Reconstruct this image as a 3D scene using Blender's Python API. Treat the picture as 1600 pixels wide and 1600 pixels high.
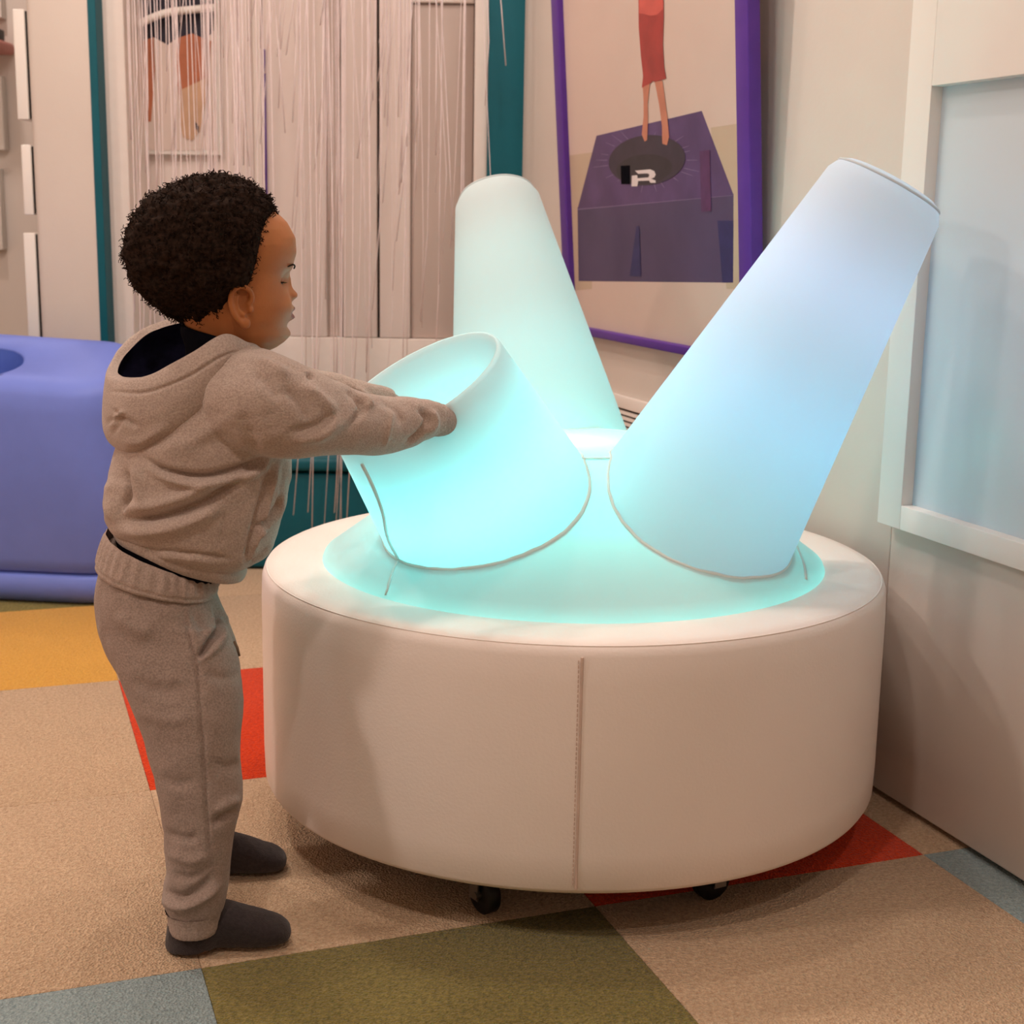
import bpy, math, random
import numpy as np
from mathutils import Vector, noise

for o in list(bpy.data.objects): bpy.data.objects.remove(o, do_unlink=True)
random.seed(7); rng = np.random.default_rng(7)
sc = bpy.context.scene
COL = sc.collection

# ------------------------------------------------------------------ camera
F, PITCH, ROLL, CAMH = 2240.0, 0.2006, 0.017, 1.0
cp, sp, cr, sr = math.cos(PITCH), math.sin(PITCH), math.cos(ROLL), math.sin(ROLL)
cam_d = bpy.data.cameras.new('camera'); cam_d.sensor_width = 36; cam_d.lens = 36 * F / 1600
cam_d.clip_start = 0.05
cam = bpy.data.objects.new('camera', cam_d); COL.objects.link(cam)
cam.location = (0, 0, CAMH)
from mathutils import Matrix
cam.rotation_euler = (Matrix.Rotation(math.pi/2 - PITCH, 3, 'X') @ Matrix.Rotation(ROLL, 3, 'Z')).to_euler()
sc.camera = cam
cam_d.dof.use_dof = True; cam_d.dof.focus_distance = 2.0; cam_d.dof.aperture_fstop = 9.0
sc.view_settings.view_transform = 'Standard'; sc.view_settings.look = 'None'
sc.view_settings.gamma = 1; sc.view_settings.use_curve_mapping = False
sc.view_settings.exposure = 0.0
sc.cycles.use_denoising = True
sc.cycles.max_bounces = 8; sc.cycles.diffuse_bounces = 5
sc.cycles.sample_clamp_indirect = 6

# ------------------------------------------------------------------ world + lights
w = bpy.data.worlds.new('world'); sc.world = w; w.use_nodes = True
w.node_tree.nodes['Background'].inputs[0].default_value = (1, .85, .75, 1)
w.node_tree.nodes['Background'].inputs[1].default_value = 0.02

WARM = (1.0, .815, .715)
def lamp(name, loc, power, size=.12, color=WARM, target=None, spot=None):
    if spot:
        d = bpy.data.lights.new(name, 'SPOT'); d.spot_size = spot; d.spot_blend = .6; d.shadow_soft_size = size
    else:
        d = bpy.data.lights.new(name, 'AREA'); d.shape = 'DISK'; d.size = size
    d.energy = power; d.color = color
    o = bpy.data.objects.new(name, d); COL.objects.link(o); o.location = loc
    if target is not None:
        o.rotation_euler = (Vector(target) - Vector(loc)).to_track_quat('-Z', 'Y').to_euler()
    return o
lamp('ceiling_or_fill_lamp', (0.05, 2.35, 2.60), 8)
lamp('ceiling_or_fill_lamp', (0.00, 3.50, 2.60), 7)
lamp('ceiling_or_fill_lamp', (-0.60, 2.70, 2.60), 8)
lamp('ceiling_or_fill_lamp', (-1.40, 2.60, 2.60), 16)
lamp('ceiling_or_fill_lamp', (-1.10, 3.30, 2.60), 8)
lamp('ceiling_or_fill_lamp', (-1.90, 4.70, 2.60), 9)  # added to brighten the far wall at the left
lamp('ceiling_or_fill_lamp', (-0.45, 0.60, 2.60), 13)
lamp('ceiling_or_fill_lamp', (0.70, 0.20, 2.60), 9)
lamp('ceiling_or_fill_lamp', (-2.70, 0.90, 2.60), 32, .3)  # wide fill added at far left for the low right wall, drum and hoodie

# ------------------------------------------------------------------ pixel <-> world (photo frame 1600x1600)
def ray(u, v):
    a, b = u - 800, v - 800
    x = (cr * a + sr * b) / F; y = -(-sr * a + cr * b) / F
    return np.array([x, cp + y * sp, -sp + y * cp])
CAMP = np.array([0, 0, CAMH])
def at(u, v, Y): d = ray(u, v); return CAMP + d * Y / d[1]
def atz(u, v, Z): d = ray(u, v); return CAMP + d * (Z - CAMH) / d[2]
def onplane(u, v, p0, n): d = ray(u, v); return CAMP + d * (np.dot(np.array(p0) - CAMP, n) / np.dot(d, n))
def proj(P):
    P = P - CAMP
    z = P[:, 1] * cp - P[:, 2] * sp; y = P[:, 1] * sp + P[:, 2] * cp
    u, v = F * P[:, 0] / z, -F * y / z
    return np.stack([800 + cr * u - sr * v, 800 + sr * u + cr * v], 1)
def mpp(Y): return (Y * cp + .35 * sp) / F     # metres per pixel about there

# ------------------------------------------------------------------ materials
def lin(c):
    if isinstance(c, str):
        c = [int(c[i:i+2], 16) / 255 for i in (0, 2, 4)]
    return tuple(x / 12.92 if x <= .04045 else ((x + .055) / 1.055) ** 2.4 for x in c) + (1,)
def mat(name, col, rough=.7, var=0.0, vscale=40, bump=0.0, bscale=200, coat=0.0, spec=.3, metal=0.0,
        sheen=0.0, emit=None, detail=3, col2=None, wear=0.0):
    m = bpy.data.materials.new(name); m.use_nodes = True
    nt = m.node_tree; b = nt.nodes['Principled BSDF']; L = nt.links
    c = lin(col); b.inputs['Base Color'].default_value = c
    b.inputs['Roughness'].default_value = rough; b.inputs['Specular IOR Level'].default_value = spec
    b.inputs['Metallic'].default_value = metal; b.inputs['Coat Weight'].default_value = coat
    b.inputs['Coat Roughness'].default_value = .08
    b.inputs['Sheen Weight'].default_value = sheen
    tc = nt.nodes.new('ShaderNodeTexCoord')
    if var or col2:
        n = nt.nodes.new('ShaderNodeTexNoise'); n.inputs['Scale'].default_value = vscale; n.inputs['Detail'].default_value = detail
        L.new(tc.outputs['Object'], n.inputs['Vector'])
        r = nt.nodes.new('ShaderNodeValToRGB'); L.new(n.outputs['Fac'], r.inputs['Fac'])
        d = lin(col2) if col2 else tuple(x * (1 - var) for x in c[:3]) + (1,)
        e = c if col2 else tuple(min(1, x * (1 + var)) for x in c[:3]) + (1,)
        r.color_ramp.elements[0].position = .36; r.color_ramp.elements[1].position = .64
        r.color_ramp.elements[0].color = d; r.color_ramp.elements[1].color = e
        L.new(r.outputs['Color'], b.inputs['Base Color'])
    if bump:
        n2 = nt.nodes.new('ShaderNodeTexNoise'); n2.inputs['Scale'].default_value = bscale; n2.inputs['Detail'].default_value = 4
        L.new(tc.outputs['Object'], n2.inputs['Vector'])
        bp = nt.nodes.new('ShaderNodeBump'); bp.inputs['Strength'].default_value = bump; bp.inputs['Distance'].default_value = .01
        L.new(n2.outputs['Fac'], bp.inputs['Height']); L.new(bp.outputs['Normal'], b.inputs['Normal'])
    if emit:
        b.inputs['Emission Color'].default_value = lin(emit[0]); b.inputs['Emission Strength'].default_value = emit[1]
    return m
def translucent(name, col, trans=.55):
    m = bpy.data.materials.new(name); m.use_nodes = True; nt = m.node_tree; L = nt.links
    b = nt.nodes['Principled BSDF']; out = nt.nodes['Material Output']
    b.inputs['Base Color'].default_value = lin(col); b.inputs['Roughness'].default_value = .75; b.inputs['Specular IOR Level'].default_value = .2
    t = nt.nodes.new('ShaderNodeBsdfTranslucent'); t.inputs['Color'].default_value = lin(col)
    mx = nt.nodes.new('ShaderNodeMixShader'); mx.inputs[0].default_value = trans
    L.new(b.outputs[0], mx.inputs[1]); L.new(t.outputs[0], mx.inputs[2]); L.new(mx.outputs[0], out.inputs['Surface'])
    n = nt.nodes.new('ShaderNodeTexNoise'); n.inputs['Scale'].default_value = 9
    tc = nt.nodes.new('ShaderNodeTexCoord'); L.new(tc.outputs['Object'], n.inputs['Vector'])
    bp = nt.nodes.new('ShaderNodeBump'); bp.inputs['Strength'].default_value = .15; bp.inputs['Distance'].default_value = .02
    L.new(n.outputs['Fac'], bp.inputs['Height']); L.new(bp.outputs['Normal'], b.inputs['Normal'])
    return m

M = {}
M['wall'] = mat('white_wall_pad', 'd8cec5', .55, var=.02, vscale=3, bump=.05, bscale=60)
M['wall2'] = mat('white_plaster', 'e4dcd5', .7, var=.02, vscale=2)
M['ceil'] = mat('ceiling_paint', 'efe9e0', .9, var=.01)
M['gap'] = mat('dark_gap', '241f1f', .9, var=.1)
M['teal'] = mat('teal_vinyl', '065a68', .5, var=.05, vscale=8, bump=.05, bscale=90)
M['vinyl'] = mat('white_vinyl', 'f0e6df', .42, var=.015, vscale=4, bump=.06, bscale=220, spec=.4)
M['stitch'] = mat('seam_thread', 'cdb7ab', .8, var=.05)
M['glow'] = translucent('lit_fabric', 'e4e9ea', .52)
M['glowseam'] = translucent('piping', 'f2f1ec', .3)
M['black'] = mat('black_rubber', '141414', .45, var=.1)
M['metal'] = mat('steel', 'a8a8a8', .3, metal=1.0, var=.05)
M['purple'] = mat('purple_frame', '57318f', .4, var=.05, vscale=20)
M['screen'] = mat('pale_screen', 'c8d6de', .2, var=.02, vscale=2, spec=.5)
M['frame'] = mat('white_frame', 'ece8e2', .4, var=.015, vscale=5)
M['blue'] = mat('blue_vinyl', '6c80d4', .5, var=.04, vscale=6, bump=.08, bscale=30)
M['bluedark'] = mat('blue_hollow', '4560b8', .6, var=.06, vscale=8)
M['hoodie'] = mat('heather_jersey', 'bcaa9e', .95, bump=.25, bscale=420, sheen=.25, spec=.1, vscale=420, col2='a39288', detail=4)
M['sweat'] = mat('heather_sweat', 'a69489', .95, bump=.25, bscale=420, sheen=.2, spec=.1, vscale=400, col2='8d7d74', detail=4)
M['rib'] = mat('heather_rib', 'b3a094', .95, bump=.3, bscale=500, sheen=.2, spec=.1, vscale=400, col2='9a897f')
M['thread'] = mat('tan_thread', '7d6a58', .9, var=.1)
M['navy'] = mat('navy_jersey', '17172a', .95, var=.15, vscale=90, bump=.15, bscale=400, spec=.03)
M['shirt'] = mat('black_jersey', '0e0e14', .95, var=.15, vscale=90, spec=.03)
M['sock'] = mat('charcoal_knit', '3c3637', .95, var=.14, vscale=220, bump=.35, bscale=500, sheen=.2, spec=.1)
M['skin'] = mat('brown_skin', 'af6f40', .48, var=.05, vscale=30, bump=.04, bscale=300, spec=.35)
M['hair'] = mat('dark_curly_hair', '30221a', .9, col2='19110c', vscale=160, spec=.08)
M['eyewhite'] = mat('eye_white', 'e2dbd4', .2, var=.02)
M['iris'] = mat('dark_iris', '1c0f0a', .12, var=.1)
M['lips'] = mat('brown_lips', '8a4a3c', .45, var=.05)
M['string'] = mat('white_string', 'e9dcdc', .7, var=.04)
b = M['skin'].node_tree.nodes['Principled BSDF']; b.inputs['Subsurface Weight'].default_value = .12; b.inputs['Subsurface Radius'].default_value = (.012, .005, .003); b.inputs['Subsurface Scale'].default_value = .5

def carpet(name, c, dark):
    m = bpy.data.materials.new(name); m.use_nodes = True; nt = m.node_tree; L = nt.links; b = nt.nodes['Principled BSDF']
    b.inputs['Roughness'].default_value = 1; b.inputs['Specular IOR Level'].default_value = .05; b.inputs['Sheen Weight'].default_value = .15
    tc = nt.nodes.new('ShaderNodeTexCoord')
    n = nt.nodes.new('ShaderNodeTexNoise'); n.inputs['Scale'].default_value = 150; n.inputs['Detail'].default_value = 3; n.inputs['Roughness'].default_value = .7
    g = nt.nodes.new('ShaderNodeTexNoise'); g.inputs['Scale'].default_value = 5; g.inputs['Detail'].default_value = 2
    vz = nt.nodes.new('ShaderNodeTexVoronoi'); vz.inputs['Scale'].default_value = 260
    for q in (n, g, vz): L.new(tc.outputs['Object'], q.inputs['Vector'])
    r = nt.nodes.new('ShaderNodeValToRGB'); r.color_ramp.elements[0].position = .30; r.color_ramp.elements[1].position = .66
    r.color_ramp.elements[0].color = lin(dark); r.color_ramp.elements[1].color = lin(c)
    L.new(n.outputs['Fac'], r.inputs['Fac'])
    mx = nt.nodes.new('ShaderNodeMix'); mx.data_type = 'RGBA'; mx.blend_type = 'MULTIPLY'; mx.inputs[0].default_value = .15
    L.new(r.outputs['Color'], mx.inputs[6]); L.new(g.outputs['Fac'], mx.inputs[7]); L.new(mx.outputs[2], b.inputs['Base Color'])
    ad = nt.nodes.new('ShaderNodeMath'); ad.operation = 'ADD'; L.new(n.outputs['Fac'], ad.inputs[0]); L.new(vz.outputs['Distance'], ad.inputs[1])
    bp = nt.nodes.new('ShaderNodeBump'); bp.inputs['Strength'].default_value = .7; bp.inputs['Distance'].default_value = .006
    L.new(ad.outputs[0], bp.inputs['Height']); L.new(bp.outputs['Normal'], b.inputs['Normal'])
    return m
CARP = {'beige': carpet('beige_carpet', 'dfc3a2', 'ba9a7b'), 'orange': carpet('orange_carpet', 'ee4a0c', 'c62a04'),
        'green': carpet('olive_carpet', '988a4c', '66602e'), 'yellow': carpet('yellow_carpet', 'efb856', 'd99c3e'),
        'blue': carpet('greyblue_carpet', 'a9bcbe', '83989c')}

# ------------------------------------------------------------------ mesh helpers
def mesh(name, V, Fc, mats=None, smooth=True, mi=None):
    me = bpy.data.meshes.new(name)
    me.from_pydata([tuple(map(float, v)) for v in V], [], [tuple(int(i) for i in f) for f in Fc]); me.update()
    if mats is not None:
        for m in (mats if isinstance(mats, (list, tuple)) else [mats]): me.materials.append(m)
    if mi is not None: me.polygons.foreach_set('material_index', list(mi))
    if smooth: me.polygons.foreach_set('use_smooth', [True] * len(me.polygons))
    return me
def obj(name, me, parent=None, loc=None):
    o = bpy.data.objects.new(name, me); COL.objects.link(o)
    if loc is not None: o.location = loc
    if parent is not None:
        o.parent = parent
        if parent.parent is None: o.location = (Vector(loc) if loc is not None else Vector()) - Vector(parent.location)
        else: o.location = (Vector(loc) if loc is not None else Vector()) - Vector(parent.location) - Vector(parent.parent.location)
    return o
def empty(name, loc, label, cat, group=None):
    o = bpy.data.objects.new(name, None); COL.objects.link(o); o.location = loc; o.empty_display_size = .05
    return tag(o, label, cat, group)
def tag(o, label, cat, group=None):
    o['label'] = label; o['category'] = cat
    if group: o['group'] = group
    return o
def struct(o): o['kind'] = 'structure'; return o
class MB:
    def __init__(s): s.V = []; s.F = []; s.I = []
    def add(s, V, Fc, mi=0):
        k = len(s.V); s.V += [tuple(v) for v in V]; s.F += [tuple(i + k for i in f) for f in Fc]; s.I += [mi] * len(Fc); return s
    def mesh(s, name, mats, smooth=False): return mesh(name, s.V, s.F, mats, smooth, s.I)
def loft(rings, close=True, cap0=True, cap1=True):
    n = len(rings[0]); V = [p for r in rings for p in r]; Fc = []
    for k in range(len(rings) - 1):
        for i in range(n if close else n - 1):
            j = (i + 1) % n; Fc.append((k*n+i, k*n+j, (k+1)*n+j, (k+1)*n+i))
    if cap0: V.append(np.mean(rings[0], 0)); c = len(V)-1; Fc += [(c, (i+1) % n, i) for i in range(n)]
    if cap1: V.append(np.mean(rings[-1], 0)); c = len(V)-1; b0 = (len(rings)-1)*n; Fc += [(c, b0+i, b0+(i+1) % n) for i in range(n)]
    return V, Fc
def boxvf(c, ex, ey, ez):     # centre and three half vectors
    c, ex, ey, ez = map(np.array, (c, ex, ey, ez))
    V = [c + a*ex + b_*ey + d*ez for a in (-1, 1) for b_ in (-1, 1) for d in (-1, 1)]
    return V, [(0,1,3,2), (4,6,7,5), (0,4,5,1), (2,3,7,6), (0,2,6,4), (1,5,7,3)]
def box(name, lo, hi, m, parent=None, bevel=0.0, seg=3):
    lo, hi = np.array(lo, float), np.array(hi, float); c = (lo + hi) / 2; h = (hi - lo) / 2
    me = mesh(name, *boxvf((0,0,0), (h[0],0,0), (0,h[1],0), (0,0,h[2])), m, smooth=False)
    if bevel: me = bevelled(me, bevel, seg)
    return obj(name, me, parent, c)
def obox(name, c, ex, ey, ez, m, parent=None, bevel=0.0, seg=3):
    me = mesh(name, *boxvf((0,0,0), ex, ey, ez), m, smooth=False)
    if bevel: me = bevelled(me, bevel, seg)
    return obj(name, me, parent, c)
import bmesh
def bevelled(me, w_, seg=3):
    bm = bmesh.new(); bm.from_mesh(me)
    bmesh.ops.recalc_face_normals(bm, faces=bm.faces)
    bmesh.ops.bevel(bm, geom=list(bm.edges), offset=w_, segments=seg, affect='EDGES', profile=.5)
    bm.to_mesh(me); bm.free(); me.polygons.foreach_set('use_smooth', [True]*len(me.polygons))
    try: me.set_sharp_from_angle(angle=math.radians(50))
    except Exception: pass
    return me
def cat(P, n, closed=False):
    """Catmull-Rom through rows of P (any dimension), n samples."""
    P = np.array(P, float); k = len(P); out = []
    T = np.linspace(0, k if closed else k - 1, n, endpoint=not closed)
    for t in T:
        i = int(min(math.floor(t), k - 1 if closed else k - 2)); f = t - i
        g = (lambda q: P[q % k]) if closed else (lambda q: P[q] if 0 <= q < k else (2*P[0]-P[1] if q < 0 else 2*P[-1]-P[-2]))
        a, b_, c, d = g(i-1), g(i), g(i+1), g(i+2)
        out.append(.5*((2*b_) + (c-a)*f + (2*a-5*b_+4*c-d)*f*f + (3*b_-a-3*c+d)*f**3))
    return np.array(out)
def tube(P, R, n=12, cap=True, flat=None):
    P = np.array(P, float); R = np.broadcast_to(np.array(R, float), (len(P),)); k = len(P)
    T = np.gradient(P, axis=0); T /= np.linalg.norm(T, axis=1)[:, None] + 1e-12
    u = np.cross(T[0], [0, 0, 1]);
    if np.linalg.norm(u) < .1: u = np.cross(T[0], [0, 1, 0])
    u /= np.linalg.norm(u); rings = []
    A = np.linspace(0, 2*np.pi, n, endpoint=False)
    for i in range(k):
        u = u - T[i] * np.dot(u, T[i]); u /= np.linalg.norm(u); w_ = np.cross(T[i], u)
        rings.append(P[i] + R[i]*(np.cos(A)[:, None]*u + np.sin(A)[:, None]*w_*(flat or 1)))
    return loft(rings, True, cap, cap)
def ellipsoid(c, r, n=20, m=12, rot=None):
    c = np.array(c, float); rings = []
    for k in range(1, m):
        ph = np.pi*k/m; A = np.linspace(0, 2*np.pi, n, endpoint=False)
        q = np.stack([np.sin(ph)*np.cos(A)*r[0], np.sin(ph)*np.sin(A)*r[1], np.full(n, np.cos(ph)*r[2])], 1)
        if rot is not None: q = q @ np.array(rot).T
        rings.append(c + q)
    V, Fc = loft(rings); e = np.array([0, 0, r[2]])
    if rot is not None: e = np.array(rot) @ e
    V[-2] = c + e; V[-1] = c - e
    return V, [f[::-1] for f in Fc]
def lathe(prof, n=96, c=(0, 0, 0)):
    A = np.linspace(0, 2*np.pi, n, endpoint=False)
    rings = [np.stack([r*np.cos(A), r*np.sin(A), np.full(n, z)], 1) + np.array(c) for r, z in prof]
    return rings
def fixnormals(me):
    bm = bmesh.new(); bm.from_mesh(me); bmesh.ops.recalc_face_normals(bm, faces=bm.faces); bm.to_mesh(me); bm.free(); return me
def remesh(me, voxel, smooth=6, fac=.5, mats=None):
    fixnormals(me)
    t = bpy.data.objects.new('remesh_source', me); COL.objects.link(t)
    r = t.modifiers.new('r', 'REMESH'); r.mode = 'VOXEL'; r.voxel_size = voxel; r.use_smooth_shade = True
    if smooth: s = t.modifiers.new('s', 'SMOOTH'); s.factor = fac; s.iterations = smooth
    dg = bpy.context.evaluated_depsgraph_get(); dg.update()
    out = bpy.data.meshes.new_from_object(t.evaluated_get(dg))
    bpy.data.objects.remove(t, do_unlink=True)
    out.materials.clear()
    for m in (mats or []): out.materials.append(m)
    out.polygons.foreach_set('material_index', [0]*len(out.polygons))
    out.polygons.foreach_set('use_smooth', [True]*len(out.polygons))
    return out
def getv(me):
    a = np.empty(len(me.vertices)*3); me.vertices.foreach_get('co', a); return a.reshape(-1, 3)
def getn(me):
    a = np.empty(len(me.vertices)*3); me.vertices.foreach_get('normal', a); return a.reshape(-1, 3)
def setv(me, a): me.vertices.foreach_set('co', a.ravel()); me.update()
def folds(me, strokes, near=True, ease=-.05):
    """Press folds and seams into cloth along strokes: (polyline in photo pixels, half width px, depth in m)."""
    V = getv(me); N = getn(me); uv = proj(V); D = np.zeros(len(V))
    msk = np.clip((-N[:, 1] + ease) / .4, 0, 1) if near else np.ones(len(V))
    for pts, wd, amp in strokes:
        P = cat(pts, max(8, 6*len(pts))); best = np.full(len(V), 1e9); tt = np.zeros(len(V))
        for i in range(len(P)-1):
            a, d = P[i], P[i+1]-P[i]; t = np.clip(((uv-a)@d)/(d@d+1e-9), 0, 1)
            q = np.hypot(*(uv-a-t[:, None]*d).T); s = q < best
            best[s] = q[s]; tt[s] = (i+t[s])/(len(P)-1)
        taper = np.clip(np.minimum(tt, 1-tt)*5, 0, 1)*.85+.15
        D += amp*1.5*np.exp(-(best/(wd*.9))**2)*taper
    setv(me, V + N*(D*msk)[:, None])
def crumple(me, amp, scale, seed=0, stretch=(1, 1, 1)):
    V = getv(me); N = getn(me)
    D = np.array([noise.fractal(Vector((v[0]*scale*stretch[0]+seed, v[1]*scale*stretch[1], v[2]*scale*stretch[2])), 1, 2, 3) for v in V])
    setv(me, V + N*(D*amp)[:, None])

# ------------------------------------------------------------------ setting: floor of carpet tiles
TH, TS, AR, OX, OY = .3497, .6484, .8945, -1.0771, 3.6082
ga = np.array([math.cos(TH), math.sin(TH), 0]); gb = np.array([math.sin(TH), -math.cos(TH), 0])
floor = struct(box('floor', (-3.4, -2.4, -.06), (3.0, 5.9, -.012), M['gap']))
PAL = {(-1,-1): 'green', (0,-1): 'yellow', (1,-1): 'beige', (2,-1): 'beige', (3,-1): 'blue', (0,0): 'beige', (1,0): 'orange', (2,0): 'beige',
       (3,0): 'green', (2,1): 'orange', (3,1): 'beige', (1,1): 'beige', (2,2): 'beige', (3,2): 'blue', (1,2): 'beige', (0,1): 'beige',
       (-1,0): 'beige', (0,-2): 'beige', (-1,-2): 'yellow', (1,-2): 'green', (2,-2): 'orange', (3,-2): 'beige', (4,0): 'beige', (4,1): 'green',
       (4,-1): 'yellow', (4,2): 'beige', (0,2): 'blue', (-1,1): 'green'}
hw, hl = TS*AR/2, TS/2
tile_me = {}
for k, m in CARP.items():
    g = .0002
    tile_me[k] = bevelled(mesh('carpet_tile_'+k, *boxvf((0,0,0), ga*(hw-g), gb*(hl-g), (0,0,.006)), m, smooth=False), .0012, 2)
keys = list(CARP)
for i in range(-6, 11):
    for j in range(-7, 9):
        q = np.array([OX, OY, -.006]) + (j+.5)*TS*AR*ga + (i+.5)*TS*gb
        if not (-3.9 < q[0] < 2.9 and -2.5 < q[1] < 5.8): continue
        k = PAL.get((i, j)) or random.choice(['beige', 'beige', 'beige', 'green', 'blue', 'orange', 'yellow'])
        obj('carpet_tile', tile_me[k], floor, q)

# ------------------------------------------------------------------ setting: right wall
WA = np.array([.6594, 2.4300, 0]); WD = np.array([.35528, -.93476, 0]); WN = np.array([-.93476, -.35528, 0])   # along (towards camera), into room
UP = np.array([0, 0, 1.0])
def wp(s, z, t=0): return WA + WD*s + WN*t + UP*z
def wallbox(name, s0, s1, z0, z1, t0, t1, m, parent=None, bevel=0, seg=3):
    return obox(name, wp((s0+s1)/2, (z0+z1)/2, (t0+t1)/2), WD*(s1-s0)/2, WN*(t1-t0)/2, UP*(z1-z0)/2, m, parent, bevel, seg)
def w_s(u, v, t=0):
    p = onplane(u, v, wp(0, 0, t), WN); return float(np.dot(p-WA, WD)), float(p[2])
wr = struct(wallbox('wall_right', -1.86, 5.2, -.02, 2.7, -.16, -.05, M['gap']))
FT = .03
s_seam, _ = w_s(1373, 780, FT)
wallbox('wall_pad', -1.86, s_seam, .012, 2.7, -.05, 0, M['wall'], wr, .003)
wallbox('wall_pad', s_seam+.0006, 1.75, .012, .62, -.05, 0, M['wall'], wr, .003)
wallbox('wall_pad', 1.753, 5.2, .012, 2.7, -.05, 0, M['wall'], wr, .012)
# screen let into a white board
si, zb = w_s(1408, 790, FT); _, zt_ = w_s(1452, 135, FT); so, zo = w_s(1371, 806, FT); _, zo2 = w_s(1600, 905, FT)
zo = (zo + zo2)/2
scr = empty('wall_screen', wp(.7, zo, 0), 'large blank grey screen in a white frame on the right wall', 'screen')
S1 = si + 1.23; SR = S1 + (si-so)
mb = MB()
def fb(s0, s1, z0, z1, t0, t1):
    mb.add(*boxvf(wp((s0+s1)/2, (z0+z1)/2, (t0+t1)/2) - wp(.7, zo, 0), WD*(s1-s0)/2, WN*(t1-t0)/2, UP*(z1-z0)/2))
def fpart(nm, s0, s1, z0, z1, t0, t1, m, bev=.0012):
    return wallbox(nm, s0, s1, z0, z1, t0, t1, m, scr, bev)
fpart('side_rail', so, si, zo, 2.68, -.05, FT, M['frame'])
fpart('side_rail', S1, SR, zo, 2.68, -.05, FT, M['frame'])
fpart('bottom_rail', si, S1, zo, zb, -.05, FT, M['frame'])
fpart('top_board', si, S1, zt_, 2.68, -.05, FT, M['frame'])
fpart('screen_glass', si-.002, S1+.002, zb-.002, zt_+.002, -.049, FT-.022, M['screen'], 0)
# ------------------------------------------------------------------ setting: other walls and ceiling
struct(box('ceiling', (-3.4, -2.4, 2.7), (3.0, 5.9, 2.8), M['ceil']))
struct(box('wall_left', (-3.4, -2.4, 0), (-3.3, 5.9, 2.7), M['wall2']))
struct(box('wall_front', (-3.4, -2.4, 0), (3.0, -2.3, 2.7), M['wall2']))
struct(box('wall_back', (-3.4, 5.5, 0), (.6, 5.6, 2.7), M['wall2']))

# niche with string curtain: front frame plane Y = NF, mirrors and what they reflect painted as panels at NB
NF, NB = 4.15, 4.42
def X(u, v, Y): return at(u, v, Y)[0]
xl, xr0, xr1 = X(160, 300, NF), X(762, 140, NF), X(821, 140, NF)
struct(box('trim_1', (xr0, NF-.02, 0), (xr1, NB+.03, 2.7), M['teal'], bevel=.006))                 # teal post on the right
tl = struct(box('trim_2', (X(158, 280, NF)-.006, NF-.05, 0), (X(167, 280, NF), NB+.03, 2.7), M['teal'], bevel=.002))
# white partition left of the niche
xp0, xp1 = X(56, 300, NF-.03), X(157, 280, NF-.03)
struct(box('wall_partition', (xp0, NF-.05, 0), (xp1, NF+.75, 2.7), M['wall'], bevel=.02, seg=4))
nl = struct(box('wall_niche', (X(168, 280, NF), NB+.03, 0), (xr0, NB+.09, 2.7), M['gap']))
M['panel'] = mat('pale_reflection', 'ece0da', .3, var=.02, vscale=3)  # pale room as the mirrors reflect it, put into the colour
M['mirrorgrey'] = mat('grey_reflection', 'c9bab2', .3, var=.03, vscale=3)  # grey bands reflected in the mirrors, painted as a flat tone
M['panelwhite'] = mat('white_panel', 'efe6df', .35, var=.01)
def npanel(u0, u1, z0, z1, y0, m, bev=.004):
    return box('panel', (X(u0, 400, y0), y0, z0), (X(u1, 400, y0), NB+.03, z1), m, nl, bev)
zled = at(560, 527, NB)[2]
struct(box('trim_4', (X(166, 400, NF+.02), NF+.02, .36), (X(206, 400, NF+.02), NB+.028, 2.7), M['panelwhite'], bevel=.004))
npanel(206, 400, zled, 2.7, NB-.01, M['panel'])
struct(box('trim_6', (X(400, 400, NB-.035), NB-.035, zled), (X(412, 400, NB-.035), NB-.013, 2.7), M['panelwhite'], bevel=.003))
npanel(400, 415, zled, 2.7, NB-.01, M['panel'])
npanel(416, 510, zled, 2.7, NB-.01, M['panel'])
npanel(511, 534, zled, 2.7, NB+.012, M['mirrorgrey'], .001)
npanel(535, 589, zled, 2.7, NB-.012, M['panel'])
npanel(593, 641, zled, 2.7, NB-.012, M['panel'])
npanel(642, 737, zled, at(690, 6, NB)[2], NB+.005, M['mirrorgrey'])
npanel(642, 737, at(690, 5, NB)[2], 2.7, NB-.01, M['panelwhite'])
struct(box('trim_5', (X(738, 400, NF+.02), NF+.02, .36), (X(762, 400, NF+.02), NB+.028, 2.7), M['panelwhite'], bevel=.004))
npanel(207, 737, at(510, 735, 4.005)[2]+.037, zled-.001, NB-.012, M['panelwhite'])
# thin purple strip made for the poster frame's reflection in the mirror
struct(box('reflected_strip', (X(412, 200, NB-.02), NB-.02, zled), (X(415.5, 200, NB-.02), NB+.02, at(410, 78, NB)[2]), M['purple'], bevel=.001))

# ------------------------------------------------------------------ teal padded bench in the niche
zb_top = at(510, 735, 4.005)[2]
bench = empty('padded_bench', (X(460, 735, 4.1), 4.15, 0), 'teal padded bench below the white string curtain', 'bench')
box('seat_pad', (X(168, 735, NF)+.01, 4.0, zb_top-.004), (xr0-.004, NB-.035, zb_top+.035), M['teal'], bench, .014, 4)
box('bench_base', (X(168, 735, NF)+.01, 4.02, .005), (xr0-.004, NB-.035, zb_top-.012), M['teal'], bench, .012, 4)

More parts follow.
